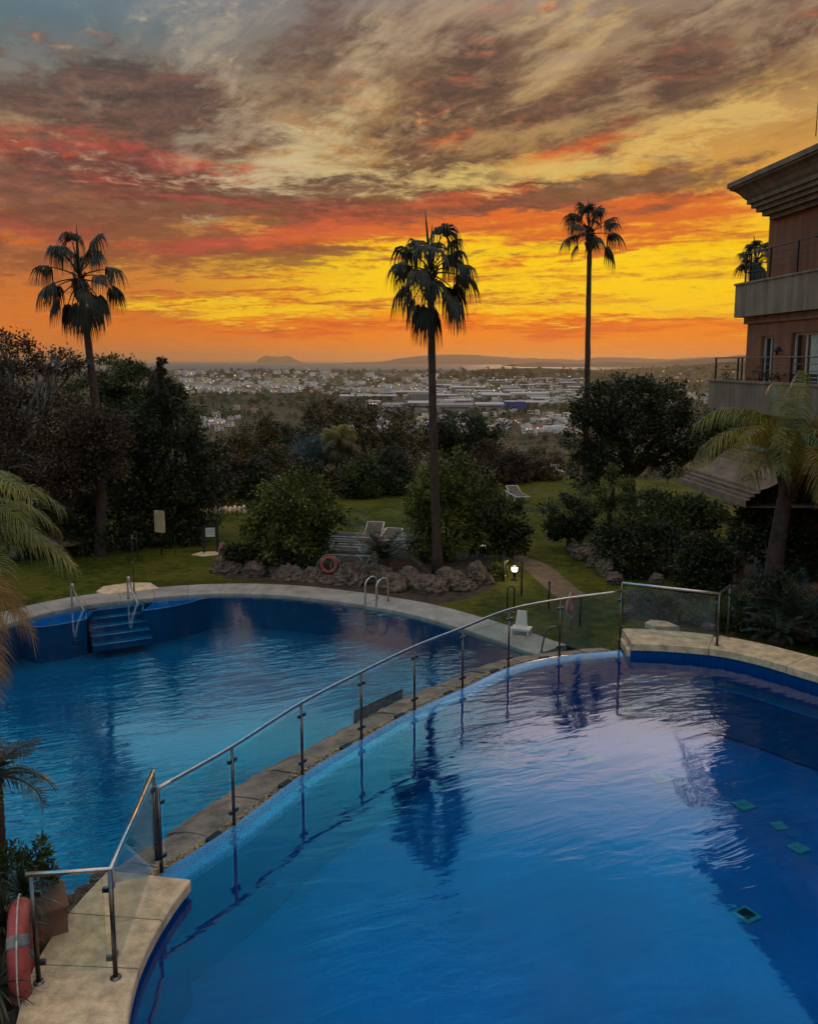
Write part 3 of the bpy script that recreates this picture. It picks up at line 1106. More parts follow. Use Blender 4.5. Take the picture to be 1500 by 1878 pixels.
struct(m.build('pool_deck', [M['travertine'], M['joint'], M['tile_wall']]))
# soil of the bed at the near left
bed = [V3(p, -0.4) for p in no] + [Vector((-5.5, 4.0, -0.4)), Vector((-7.0, 5.0, -0.4)), Vector((-12.5, 8.5, -0.4)), Vector((-14.2, 13.0, -0.4))] + [V3(p, -0.4) for p in left_west[0:]]
m = MB()
m.flat(bed)
struct(m.build('planting_soil', M['soil']))

# ------------------------------------------------------------------ the overflow wall between the pools
wall = thing('pool_wall', 'curved overflow wall with blue mosaic edge and brown stone ledge between the two pools', 'pool wall', (DAM[20].x, DAM[20].y, -0.4))
m = MB()
a0 = offset2(DAM, 0.02)
m.loops([atz(strip_in, -1.46), atz(offset2(DAM, -0.315), -0.10)], closed=False, mi=1)
m.loops([atz(offset2(DAM, -0.315), -0.10), atz(offset2(DAM, -0.31), -0.035), atz(offset2(DAM, -0.29), -0.012), atz(offset2(DAM, -0.03), 0.012), atz(a0, 0.006), atz(a0, -0.08)], closed=False)
m.build('mosaic_edge', [M['tile_edge'], M['tile_wall']], wall)
m = MB()
m.loops([atz(a0, -0.05), atz(offset2(DAM, 0.14), -0.05), atz(offset2(DAM, 0.14), -1.7)], closed=False)
for i in range(900):
    k = RNG.randrange(len(DAM) - 1)
    p = offset2(DAM[max(0, k - 1):k + 2], RNG.uniform(0.03, 0.15))[min(k, 1)]
    m.ico((p.x + RNG.uniform(-.06, .06), p.y + RNG.uniform(-.06, .06), -0.035 + RNG.uniform(0, 0.015)), [RNG.uniform(.009, .026) for _ in '123'], 1, 0.45, RNG, 1)
m.build('gutter', [M['ledge'], M['chip']], wall)
m = MB()
i = 0
while i < len(DAM) - 3:
    per = RNG.choice([5, 6, 7, 8, 9])
    j = min(len(DAM) - 1, i + per)
    seg = DAM[i:j + 1]
    a, b, c = offset2(seg, 0.145), offset2(seg, 0.60), offset2(seg, 0.94 + RNG.uniform(-.07, .07))
    z0, z1, z2 = -0.035 + RNG.uniform(-.012, .012), -0.12 + RNG.uniform(-.03, .03), -0.28 + RNG.uniform(-.04, .03)
    mid1, mid2 = [p.lerp(q, .5) for p, q in zip(a, b)], [p.lerp(q, .55) for p, q in zip(b, c)]
    def jz(pts, z, s=0.012):
        return [Vector((p.x + RNG.uniform(-s, s), p.y + RNG.uniform(-s, s), z + RNG.uniform(-s, s))) for p in pts]
    rows = [jz(a, z0 - 0.06, 0), jz(a, z0, .004), jz(mid1, (z0 + z1) / 2), jz(b, z1), jz(mid2, (z1 + z2) / 2), jz(c, z2, .02), jz(c, -1.0, .02)]
    rows = [[p for k_, p in enumerate(r)] for r in rows]
    g = 0.012
    for r in rows:
        r[0] = r[0].lerp(r[1], g / 0.12)
        r[-1] = r[-1].lerp(r[-2], g / 0.12)
    m.loops(rows, closed=False)
    for s_ in (0, -1):
        m.poly([r[s_] for r in rows])
    i = j
m.build('stone_ledge', M['ledge'], wall)
m = MB()
# black drain mouths in the gutter beside the posts
for p in dam_posts[1:-1]:
    k = min(range(len(DAM)), key=lambda q: (DAM[q] - p).length)
    t = (DAM[min(k + 1, len(DAM) - 1)] - DAM[k - 1]).normalized()
    c = p + Vector((-t.y, t.x, 0)) * 0.07 - t * 0.32
    m.obox((c.x, c.y, -0.02), t * 0.11, Vector((-t.y, t.x, 0)) * 0.05, (0, 0, 0.03))
m.build('drain', M['rubber'], wall)

# ------------------------------------------------------------------ foliage
def crown_arrays(blobs, n, size, rng, clump=0.30, per=70, elong=2.0, hang=0.0, shell=0.55, up=0.0):
    """leaves in clumps spread through a few ellipsoids: blobs = (centre, radii)"""
    vol = np.array([np.prod(np.maximum(b[1], 0.05)) ** (2 / 3) for b in blobs])
    cnt = np.maximum(3, (n * vol / vol.sum() / per)).astype(int)
    P, A_, S = [], [], []
    for (c, r), k in zip(blobs, cnt):
        c, r = np.array(c), np.array(r)
        d = rng.normal(size=(k, 3))
        d /= np.linalg.norm(d, axis=1)[:, None]
        rad = shell + (1 - shell) * rng.random(k) ** 0.7
        rad *= rng.uniform(0.82, 1.12, k)
        rad *= np.where(rng.random(k) < 0.14, rng.uniform(1.12, 1.34, k), 1.0)
        cc = c + d * r * rad[:, None]
        cs = clump * r.mean() * rng.uniform(0.6, 1.3, k)
        pp = per * (0.5 + rng.random(k))
        for q in range(k):
            w = int(pp[q])
            e = rng.normal(size=(w, 3)) * cs[q] * 0.62
            e[:, 2] *= 0.8
            P.append(cc[q] + e)
            out = (cc[q] - c) / r
            a = rng.normal(size=(w, 3)) + out * 0.9 + e / (cs[q] + 1e-6) * 0.5
            a[:, 2] += up - hang
            A_.append(a / np.linalg.norm(a, axis=1)[:, None])
            S.append(size * rng.uniform(0.6, 1.25, w))
    P, A_, S = np.concatenate(P), np.concatenate(A_), np.concatenate(S)
    return leaf_quads(P, A_, S, rng, elong)


def leaf_quads(P, A_, S, rng, elong):
    w = rng.normal(size=P.shape)
    w -= A_ * np.sum(w * A_, axis=1)[:, None]
    w /= np.linalg.norm(w, axis=1)[:, None]
    L, W = S[:, None], (S / elong)[:, None]
    V = np.stack([P, P + A_ * L * 0.45 + w * W * 0.5, P + A_ * L, P + A_ * L * 0.45 - w * W * 0.5], axis=1).reshape(-1, 3)
    Fq = np.arange(len(V)).reshape(-1, 4)
    return V, Fq


def crown_mesh(name, blobs, n, size, mat, rng, **kw):
    V, Fq = crown_arrays(blobs, n, size, rng, **kw)
    return np_mesh(name, V, Fq, mat)


def limb(m, a, b, r0, r1, rng, sag=0.12, n=6, seg=6):
    a, b = Vector(a), Vector(b)
    L = (b - a).length
    pts = []
    k1, k2 = Vector([rng.uniform(-1, 1) for _ in '123']) * L * sag, Vector([rng.uniform(-1, 1) for _ in '123']) * L * sag
    for i in range(seg + 1):
        t = i / seg
        pts.append(a.lerp(b, t) + k1 * sin(pi * t) + k2 * sin(2 * pi * t) * 0.5)
    m.tube(pts, [r0 + (r1 - r0) * (i / seg) ** 0.8 for i in range(seg + 1)], n, caps=True)


def px_blob(px, py, Y, rx, ry, dy=None):
    c = A(px, py, Y)
    k = ray(px, py)
    s = Y / k.y / F_PX
    X_ = rx * s
    return ((c.x, c.y + (0 if dy is None else dy), c.z), (X_, (X_ + ry * s) / 2 * 0.9, ry * s))


def tree(name, label, cat, base, blobs, n, size, leaf, trunk_r=0.12, bark='bark', seed=1, split=0.45, twigs=3, group=None, trunk=True, **kw):
    rng = np.random.default_rng(seed)
    pr = random.Random(seed)
    base = Vector(base)
    t = thing(name, label, cat, base, group)
    bl = [(tuple(Vector(c) - base), r) for c, r in blobs]
    me = crown_mesh('crown', bl, n, size, M[leaf], rng, **kw)
    link('crown' if trunk else 'foliage', me, t)
    if trunk:
        m = MB()
        top = max(c[2] for c, r in bl)
        low = min(c[2] - r[2] * 0.3 for c, r in bl)
        cx = sum(c[0] for c, r in bl) / len(bl)
        cy = sum(c[1] for c, r in bl) / len(bl)
        h = max(0.3, min(low, top * split) if low > 0.2 else top * split)
        fork = Vector((cx * 0.4, cy * 0.4, h))
        limb(m, (0, 0, -0.15), fork, trunk_r * 1.25, trunk_r * 0.85, pr, 0.05, 9, 7)
        for c, r in bl:
            c = Vector(c)
            limb(m, fork, c, trunk_r * 0.6, trunk_r * 0.22, pr, 0.1, 7)
            for k in range(twigs):
                d = Vector([pr.uniform(-1, 1), pr.uniform(-1, 1), pr.uniform(-.3, 1)]).normalized()
                limb(m, fork.lerp(c, pr.uniform(.5, 1)), c + Vector((d.x * r[0], d.y * r[1], d.z * r[2])) * 0.85, trunk_r * 0.24, trunk_r * 0.06, pr, 0.1, 5)
        m.build('trunk', M[bark], None).parent = t
    return t


# ------------------------------------------------------------------ fan palms
def fan_blade(m, h, f, lat, R, nseg, spread, droop, rng, curl=0.5):
    """pleated fan from the hastula h; f = forward, lat = side; tips fall under their weight"""
    up = f.cross(lat).normalized()
    if up.z < 0:
        up = -up
    for i in range(nseg):
        u = (i + 0.5) / nseg * 2 - 1
        an = u * spread
        d = (f * cos(an) + lat * sin(an)).normalized()
        L = R * (0.72 + 0.28 * cos(an * 0.9)) * rng.uniform(0.9, 1.08)
        wd = L * spread / nseg * 1.25
        side = (lat * cos(an) - f * sin(an)).normalized()
        side = (side + up * (0.55 if i % 2 else -0.55)).normalized()
        pts = []
        for q, (t, w) in enumerate([(0.04, 0.15), (0.3, 0.62), (0.55, 1.0), (0.78, 0.5), (1.0, 0.06)]):
            p = h + d * L * t + up * (curl * 0.10 * R * sin(pi * t))
            g = droop * R * (max(0, t - 0.28) ** 1.7) * (0.8 + 0.5 * abs(u)) * 1.3
            p = p + Vector((0, 0, -g)) - d * (g * 0.42)
            ww = wd * w * 0.5
            pts.append((p - side * ww, p + side * ww))
        vs = [x for pr_ in pts for x in pr_]
        m.add(vs, [(2 * k, 2 * k + 1, 2 * k + 3, 2 * k + 2) for k in range(4)])


def fan_frond(el, Lp, R, rng, droop=0.8):
    """one leaf in the X-Z plane, rising at el degrees"""
    m = MB()
    e0 = radians(el + 8)
    pts = []
    p = Vector((0.05, 0, 0))
    for i in range(7):
        pts.append(p.copy())
        e = e0 - radians(26) * i / 6
        p = p + Vector((cos(e), 0, sin(e))) * (Lp / 6)
    m.tube(pts, [0.030 - 0.016 * i / 6 for i in range(7)], 5)
    e = e0 - radians(30)
    f = Vector((cos(e), 0, sin(e)))
    roll = rng.uniform(-0.5, 0.5)
    nrm = Vector((-sin(e), 0, cos(e)))
    lat = (Vector((0, 1, 0)) * cos(roll) + nrm * sin(roll)).normalized()
    fan_blade(m, pts[-1], f, lat, R, 30, radians(112), droop, rng)
    return m


def fan_palm(label, base, top, r0, r1, R=0.85, Lp=0.85, n=26, seed=1, droop=0.9, bend=(0, 0), skirt=True, els=None, leaf='leaf_palm', spear=True, group=None, leaf_top=None):
    rng = random.Random(seed)
    base, top = Vector(base), Vector(top)
    t = thing('fan_palm', label, 'palm tree', base, group)
    m = MB()
    rel = top - base
    N = 26
    pts, rs = [], []
    for i in range(N + 1):
        k = i / N
        p = rel * k
        p.x += bend[0] * sin(pi * k) * (1 - k * 0.3)
        p.y += bend[1] * sin(pi * k)
        p.x += rng.uniform(-1, 1) * r1 * 0.06
        pts.append(p)
        rs.append((r1 + (r0 - r1) * (1 - k) ** 1.5 + r0 * 0.35 * max(0, 1 - k * 14)) * rng.uniform(0.96, 1.05))
    pts[0].z -= 0.3
    m.tube(pts, rs, 12)
    m.build('trunk', M['palm_bark'], None).parent = t
    # boots of old leaf stalks under the crown
    m = MB()
    for i in range(46):
        a, z = rng.uniform(0, 2 * pi), rng.uniform(-0.75, 0.1)
        d = Vector((cos(a), sin(a), 0))
        b = rel + d * r1 * 0.9 + Vector((0, 0, z - 0.1))
        m.tube([b, b + d * 0.07 + Vector((0, 0, 0.12)), b + d * rng.uniform(.10, .2) + Vector((0, 0, .28))], [0.035, 0.028, 0.012], 5)
    m.build('leaf_boots', M['palm_bark'], None).parent = t
    elv = els or [62, 50, 40, 26, 12, 0, -14, -28, -42, -56]
    var = {}
    for e in elv:
        for q in range(2):
            mb_ = fan_frond(e, Lp * rng.uniform(.85, 1.1), R * rng.uniform(.9, 1.1), rng, droop)
            me = bpy.data.meshes.new('frond')
            me.from_pydata([tuple(v) for v in mb_.v], [], mb_.f)
            me.materials.append(M[leaf_top if leaf_top and e >= 30 else leaf])
            var[(e, q)] = me
    az = rng.uniform(0, 6)
    for i in range(n):
        e = elv[int(i / n * len(elv))]
        az += 2.39996 + rng.uniform(-.4, .4)
        o = link('frond', var[(e, i % 2)], t)
        o.scale = (rng.uniform(.8, 1.15),) * 3
        o.location = rel + Vector((0, 0, 0.0 + 0.25 * (e / 80.0)))
        o.rotation_euler = (0, 0, az)
    if spear:
        m = MB()
        for q in range(3):
            lean = Vector((rng.uniform(-.16, .05), rng.uniform(-.1, .1), 1)).normalized()
            L = (Lp + R) * (1.0 - 0.22 * q)
            m.tube([rel, rel + lean * L * 0.5, rel + lean * L * 0.8, rel + lean * L], [0.03, 0.045, 0.028, 0.004], 5)
        m.build('spear_leaf', M[leaf], None).parent = t
    return t


P1b, P1t = G(186, 1018, Z_LAWN), A(146, 510, 28.0)
fan_palm('tall leaning fan palm at the edge of the dark trees left of the notice board', P1b, P1t, 0.19, 0.11, 0.80, 0.95, 24, 3, 1.0, (0.25, 0), els=[66, 54, 42, 20, 4, -12, -24, -40, -52, -60])
P2b, P2t = G(803, 1040, Z_LAWN + 0.25), A(790, 502, 25.3)
fan_palm('tallest fan palm, in the middle, rising from the rock edging behind the pool', P2b, P2t, 0.15, 0.105, 0.90, 1.0, 25, 8, 1.05, (-0.05, 0), els=[64, 52, 40, 28, 14, 2, -16, -34, -46, -58])
P3b, P3t = Vector((A(1079, 700, 44).x, 44, -0.4)), A(1081, 430, 44.0)
fan_palm('slender fan palm rising behind the big round tree', P3b, P3t, 0.19, 0.125, 0.92, 1.0, 21, 12, 0.85, (0, 0), els=[74, 64, 54, 44, 34, 24, 14, 4, -12, -34])
P4b, P4t = Vector((A(1386, 500, 46).x, 46, -0.4)), A(1386, 482, 46.0)
fan_palm('fan palm showing above the upper balcony of the building', P4b, P4t, 0.30, 0.24, 0.85, 0.75, 18, 21, 0.8, (0, 0), els=[70, 58, 46, 30, 16, 0, -20])
P5b, P5t = G(624, 893, Z_LAWN), A(624, 808, 45.5)
P5b = Vector((P5t.x, 45.5, Z_LAWN))
fan_palm('short shaggy fan palm with yellowish top beyond the middle lawn', P5b, P5t, 0.30, 0.24, 0.75, 0.6, 34, 31, 0.9, (0, 0), els=[60, 45, 30, 10, -10, -30, -50, -62, -68], leaf='leaf_olive', spear=False, leaf_top='leaf_gold')


# ------------------------------------------------------------------ feather palms
def feather(m, pts, Lf, n, rng, hang=0.6, width=0.028, taper=True, vee=0.6, mi=0):
    """leaflets along a rachis given as a curve"""
    C = catmull(pts, 8)
    R = resample(C, sum((b - a).length for a, b in zip(C, C[1:])) / 24)
    m.tube(R, [0.022 * (1 - 0.85 * i / (len(R) - 1)) for i in range(len(R))], 5, 1)
    for i in range(n):
        t = 0.10 + 0.9 * i / (n - 1)
        x = t * (len(R) - 1)
        k = min(len(R) - 2, int(x))
        p = R[k].lerp(R[k + 1], x - k)
        f = (R[k + 1] - R[k]).normalized()
        s = f.cross(Vector((0, 0, 1)))
        s = s.normalized() if s.length > 0.05 else Vector((1, 0, 0))
        nrm = s.cross(f).normalized()
        L = Lf * (min(1, 0.35 + t * 3) if t < 0.3 else 1.0) * (1 - 0.55 * max(0, t - 0.6) / 0.4) * rng.uniform(.85, 1.1)
        for sg in (-1, 1):
            d = (s * sg + f * rng.uniform(.35, .75) + nrm * rng.uniform(0.05, vee)).normalized()
            q = []
            for (u, w) in ((0, 0.5), (0.35, 1.0), (0.7, 0.75), (1.0, 0.08)):
                c = p + d * L * u + Vector((0, 0, -hang * L * u * u)) - d * (hang * L * u * u * 0.25)
                sd = f * (width * w * 0.5)
                q += [c - sd, c + sd]
            m.add(q, [(0, 1, 3, 2), (2, 3, 5, 4), (4, 5, 7, 6)], mi)


def arc_pts(c, az, el0, L, bend, n=6):
    """rachis that starts at el0 and bends down by bend degrees"""
    p, out = Vector(c), []
    for i in range(n + 1):
        out.append(p.copy())
        e = radians(el0 - bend * (i / n) ** 1.15)
        p = p + Vector((cos(az) * cos(e), sin(az) * cos(e), sin(e))) * (L / n)
    return out


def ring_trunk(m, base, top, r0, r1, rng, bend=(0, 0), N=30):
    pts, rs = [], []
    for i in range(N + 1):
        k = i / N
        p = Vector(base).lerp(Vector(top), k) + Vector((bend[0], bend[1], 0)) * sin(pi * k)
        pts.append(p)
        rs.append((r0 + (r1 - r0) * k) * (1.05 if i % 2 else 0.97))
    m.tube(pts, rs, 12)


# queen palm at the right
qb = G(1410, 1128, 0.0)
qt = A(1446, 872, 19.6)
q = thing('feather_palm', 'feather palm with drooping yellow green fronds beside the building', 'palm tree', (qb.x, qb.y, -0.3))
rng = random.Random(5)
m = MB()
ring_trunk(m, (qb.x, qb.y, -0.4), qt, 0.26, 0.15, rng, (-0.06, 0))
m.build('trunk', M['palm_bark'], q)
m = MB()
for i in range(30):
    a = rng.uniform(0, 2 * pi)
    b = qt + Vector((cos(a) * .12, sin(a) * .12, rng.uniform(-.6, .25)))
    m.tube([b, b + Vector((cos(a) * .09, sin(a) * .09, .2)), b + Vector((cos(a) * .2, sin(a) * .2, .55))], [0.05, 0.035, 0.015], 5)
m.build('leaf_boots', M['palm_bark'], q)
# fronds: (azimuth, rise, length, bend)
fr = [(3.3, 58, 3.0, 150, 'leaf_gold'), (2.8, 52, 2.8, 140, 'leaf_frond'), (3.75, 62, 3.0, 150, 'leaf_gold'), (4.6, 40, 2.8, 130, 'leaf_gold'), (5.1, 50, 3.0, 135, 'leaf_frond'), (0.5, 62, 3.2, 110, 'leaf_frond'), (1.35, 74, 3.2, 90, 'leaf_frond'), (4.2, 55, 2.9, 145, 'leaf_frond'), (5.4, 30, 2.8, 120, 'leaf_gold'), (3.0, 75, 3.1, 140, 'leaf_frond'),
      (5.75, 66, 2.6, 110, 'leaf_frond'), (0.0, 45, 2.5, 120, 'leaf_frond'), (3.7, 36, 2.0, 125, 'leaf_gold'), (2.2, 70, 2.4, 100, 'leaf_frond'), (4.1, 70, 2.4, 140, 'leaf_frond'), (1.0, 84, 2.6, 60, 'leaf_frond')]
for az, el, L, bd, lf in fr:
    m = MB()
    feather(m, arc_pts(qt + Vector((0, 0, .3)), az, el, L, bd), 0.70, 66, rng, 0.95, 0.024)
    m.build('frond', [M[lf], M['leaf_gold']], q)

# feather palm at the left edge, its trunk outside the picture
lb = Vector((-7.2, 10.6, -0.4))
lt = Vector((-6.55, 10.6, 3.75))
q = thing('feather_palm', 'feather palm at the left edge with green upper and dry golden lower fronds', 'palm tree', lb)
m = MB()
ring_trunk(m, lb, lt, 0.2, 0.13, rng)
m.build('trunk', M['palm_bark'], q)
fr = [(-0.1, 52, 2.1, 120, 'leaf_frond'), (0.25, 62, 2.3, 125, 'leaf_frond'), (-0.45, 40, 2.0, 115, 'leaf_frond'), (0.7, 48, 2.1, 120, 'leaf_frond'), (1.3, 60, 2.2, 100, 'leaf_frond'), (2.2, 55, 2.2, 110, 'leaf_frond'), (3.2, 50, 2.2, 110, 'leaf_frond'), (4.2, 55, 2.2, 110, 'leaf_frond'),
      (5.2, 60, 2.2, 110, 'leaf_frond'), (-0.25, 2, 1.75, 80, 'leaf_dry'), (0.15, -12, 1.75, 66, 'leaf_dry'), (-0.6, -22, 1.8, 60, 'leaf_dry'), (0.55, -34, 1.7, 50, 'leaf_dry'), (-0.1, -44, 2.1, 42, 'leaf_dry'), (-1.0, 0, 1.6, 80, 'leaf_dry'), (0.05, 30, 2.3, 100, 'leaf_frond'), (-0.25, 70, 2.5, 130, 'leaf_frond'), (0.4, 22, 2.2, 90, 'leaf_frond'), (-0.7, 55, 2.3, 120, 'leaf_frond'), (0.3, -22, 2.0, 60, 'leaf_dry'), (-0.35, -30, 2.1, 55, 'leaf_dry'), (0.0, -55, 2.3, 30, 'leaf_dry')]
for az, el, L, bd, lf in fr:
    m = MB()
    feather(m, arc_pts(lt + Vector((0, 0, .1)), az, el, L, bd), 0.58, 80, rng, 0.7, 0.014)
    m.build('frond', [M[lf], M['leaf_gold']], q)

# small date palm below it
db, dt = A(-8, 1590, 8.4), A(-12, 1425, 8.5)
q = thing('date_palm', 'small dark date palm at the left edge above the lifebuoy', 'palm tree', (db.x, db.y, -0.4))
m = MB()
ring_trunk(m, (db.x, db.y, -0.4), dt, 0.11, 0.09, rng)
m.build('trunk', M['palm_bark'], q)
for i in range(16):
    m = MB()
    feather(m, arc_pts(dt, i * 2.4 + .3, [55, 35, 15, -5, -25][i % 5] + 5, rng.uniform(.62, .8), rng.uniform(60, 95)), 0.26, 34, rng, 0.35, 0.014)
    m.build('frond', [M['leaf_cycad'], M['leaf_cycad']], q)


# ------------------------------------------------------------------ cycads
def cycad(label, base, L, n, seed, z0=0.35):
    rg = random.Random(seed)
    base = Vector(base)
    t = thing('cycad', label, 'cycad', base, None)
    m = MB()
    m.lathe([(0.16, -0.1), (0.2, z0 * .3), (0.19, z0 * .7), (0.12, z0), (0.0, z0 + .05)], base, 10)
    m.build('trunk', M['palm_bark'], t)
    for i in range(n):
        m = MB()
        feather(m, arc_pts(base + Vector((0, 0, z0)), i * 2.39996, rg.choice([70, 55, 42, 28, 15]), L * rg.uniform(.85, 1.1), rg.uniform(45, 75)), L * 0.16, 34, rg, 0.1, 0.016, vee=0.9)
        m.build('frond', [M['leaf_cycad'], M['leaf_cycad']], t)
    return t


cycad('dark cycad with arching fronds in front of the stacked sun loungers', G(703, 1048, Z_LAWN + .1), 1.65, 30, 1, 0.4)
cycad('large dark cycad at the right edge behind the pool deck', G(1472, 1165, 0.0), 1.6, 30, 2, 0.25)
cycad('cycad between the feather palm trunk and the pool deck', G(1425, 1178, 0.0), 0.9, 22, 3, 0.12)


def bp(px, py, Y, rx, ry, dy=0):
    return px_blob(px, py, Y, rx, ry, dy)


def on_lawn(px, Y, z=Z_LAWN):
    p = A(px, 900, Y)
    return Vector((p.x, Y, z))


# ------------------------------------------------------------------ trees and bushes of the garden
tree('broadleaf_tree', 'big brownish broadleaf tree with bare twigs at the left edge', 'tree', on_lawn(20, 27.5),
     [bp(20, 650, 27.5, 52, 44), bp(-60, 720, 27.5, 90, 80), bp(110, 670, 27.2, 52, 26), bp(40, 760, 27.5, 120, 50), bp(-40, 860, 27, 120, 70), bp(90, 850, 26.6, 90, 50), bp(60, 930, 26.8, 80, 40)], 40000, 0.115, 'leaf_brown', 0.22, 'grey_bark', 2, 0.34, 22, clump=.26, per=44)
tree('broadleaf_tree', 'low brown leaved tree crossing the leaning palm trunk', 'tree', on_lawn(112, 27.6), [bp(205, 800, 26.5, 34, 40), bp(160, 790, 26.4, 36, 36), bp(190, 855, 26.4, 46, 26), bp(140, 850, 26.6, 40, 40)], 11000, 0.115, 'leaf_brown', 0.1, 'bark', 3, 0.5, 6, clump=.3, per=40)
tree('pine_tree', 'dense green pine behind the leaning fan palm', 'pine', on_lawn(215, 38.0),
     [bp(200, 690, 38, 52, 36), bp(255, 700, 38, 40, 34), bp(170, 740, 38, 60, 46), bp(240, 760, 38, 66, 50), bp(300, 740, 38.5, 44, 40)], 22000, 0.18, 'leaf_green', 0.24, 'bark', 4, 0.5, 3, clump=.24, per=80, elong=3.0)
tree('conifer', 'broad dark conifer with a thin pointed top behind the notice board', 'conifer', on_lawn(310, 30.5),
     [bp(297, 664, 30.5, 4, 10), bp(297, 690, 30.5, 12, 16), bp(302, 730, 30.5, 40, 34), bp(312, 780, 30.5, 62, 44), bp(322, 840, 30.3, 82, 50), bp(330, 900, 30.1, 88, 46), bp(300, 955, 30, 92, 36), bp(385, 860, 30.5, 40, 50), bp(250, 840, 30.5, 50, 80)], 42000, 0.17, 'leaf_dark', 0.2, 'bark', 5, 0.4, 4, clump=.24, per=70, elong=3.2, hang=0.5)
tree('bush', 'dark bush at the foot of the leaning fan palm', 'bush', on_lawn(130, 28.5), [bp(110, 900, 29, 70, 50), bp(200, 910, 29.2, 60, 50), bp(70, 960, 28.5, 70, 40), bp(140, 975, 28, 60, 36), bp(215, 985, 28.2, 56, 26), bp(30, 1000, 27.5, 60, 30)], 20000, 0.14, 'leaf_dark', seed=6, trunk=False)
tree('bush', 'low dark hedge bush behind the notice board pole', 'bush', on_lawn(270, 29.3), [bp(255, 985, 29.2, 40, 22), bp(320, 985, 29.2, 46, 20), bp(365, 975, 29.6, 20, 20)], 5000, 0.13, 'leaf_dark', seed=7, trunk=False)
tree('bush', 'big round green bush left of the stacked sun loungers', 'bush', on_lawn(535, 25.9, Z_LAWN),
     [bp(545, 915, 26, 62, 50), bp(500, 950, 26, 44, 50), bp(586, 940, 26, 40, 50), bp(530, 990, 25.8, 72, 44), bp(470, 985, 26, 28, 40), bp(578, 1000, 26, 26, 30)], 20000, 0.13, 'leaf_bush', 0.1, 'bark', 8, 0.3, 3, clump=.26, per=60)
tree('bush', 'tall green bush behind the middle fan palm trunk', 'bush', on_lawn(822, 27.4),
     [bp(850, 880, 27.3, 50, 46), bp(800, 905, 27.3, 46, 48), bp(770, 950, 27, 28, 44), bp(880, 930, 27.4, 44, 46), bp(830, 960, 27, 70, 50), bp(790, 1000, 27, 44, 30)], 19000, 0.13, 'leaf_bush', 0.1, 'bark', 9, 0.3, 3, clump=.26, per=60)
tree('bush', 'dark rounded bush on thin stems beside the lit garden lamp', 'bush', on_lawn(920, 27.0), [bp(925, 950, 27, 40, 40), bp(900, 985, 27, 44, 30), bp(945, 985, 27, 26, 32)], 8500, 0.12, 'leaf_dark', 0.07, 'grey_bark', 10, 0.4, 4, clump=.28, per=60)
tree('broadleaf_tree', 'big round dark tree in front of the slender fan palm', 'tree', on_lawn(1155, 36.5),
     [bp(1150, 730, 36.5, 70, 46), bp(1215, 745, 36.5, 62, 48), bp(1100, 750, 36.5, 52, 50), bp(1080, 810, 36.5, 42, 56), bp(1250, 800, 36.5, 40, 50), bp(1160, 800, 36, 80, 50), bp(1070, 860, 36.8, 34, 44), bp(1230, 840, 36.8, 44, 30), bp(1120, 850, 36.2, 44, 26)], 30000, 0.15, 'leaf_dark', 0.30, 'bark', 11, 0.42, 8, clump=.2, per=60)
tree('topiary_tree', 'small ball shaped clipped tree by the rock border of the right lawn', 'tree', on_lawn(1046, 28.5), [bp(1044, 950, 28.5, 44, 40), bp(1025, 965, 28.5, 26, 26), bp(1066, 965, 28.5, 24, 26)], 9000, 0.11, 'leaf_dark', 0.1, 'bark', 12, 0.35, 3, clump=.22, per=60)
tree('cloud_pine', 'small cloud pruned pine in front of the big round tree trunk', 'pine', on_lawn(1122, 32), [bp(1128, 884, 32, 28, 9), bp(1090, 900, 32, 26, 8), bp(1100, 928, 32, 34, 9), bp(1150, 915, 32, 24, 8), bp(1120, 860, 32, 16, 8)], 4600, 0.12, 'leaf_bush', 0.1, 'bark', 13, 0.5, 3, clump=.4, per=40, elong=3)
tree('bush', 'wide dark bush on the bank below the cloud pruned pine', 'bush', on_lawn(1160, 26), [bp(1150, 985, 26, 54, 34), bp(1205, 1000, 25.5, 50, 40), bp(1165, 1030, 25, 60, 34), bp(1120, 1010, 25.6, 26, 26)], 13000, 0.12, 'leaf_dark', seed=14, trunk=False, per=60)
tree('bush', 'green spreading shrub under the stepped balcony apron', 'bush', on_lawn(1215, 30), [bp(1180, 920, 30, 46, 20), bp(1250, 930, 29.5, 60, 18), bp(1225, 960, 29, 70, 22), bp(1300, 945, 29, 36, 22)], 11000, 0.13, 'leaf_green', seed=15, trunk=False, per=60)
tree('bush', 'glossy round bush left of the feather palm trunk', 'bush', on_lawn(1290, 21.5, -0.1), [bp(1292, 1010, 21.5, 44, 30), bp(1265, 1045, 21.3, 36, 34), bp(1320, 1045, 21.3, 32, 32), bp(1290, 1070, 21, 44, 24)], 12000, 0.11, 'leaf_dark', seed=16, trunk=False, per=60)
tree('bush', 'dark leafy tree behind the drooping palm fronds at right', 'bush', on_lawn(1385, 23.5, 0), [bp(1385, 920, 23.5, 44, 40), bp(1370, 975, 23.3, 44, 44), bp(1420, 1000, 23.3, 40, 50), bp(1475, 960, 23.5, 50, 60), bp(1480, 1030, 23, 40, 30)], 13000, 0.13, 'leaf_dark', seed=17, trunk=False, per=60)
tree('bush', 'low green shrub behind the right glass fence panel', 'bush', on_lawn(1230, 20.6, -0.3), [bp(1180, 1105, 21, 36, 18), bp(1235, 1115, 20.5, 44, 20), bp(1290, 1125, 20, 36, 18), bp(1265, 1090, 20.8, 36, 16)], 9000, 0.11, 'leaf_bush', seed=18, trunk=False, per=50, up=0.5, elong=3.5)
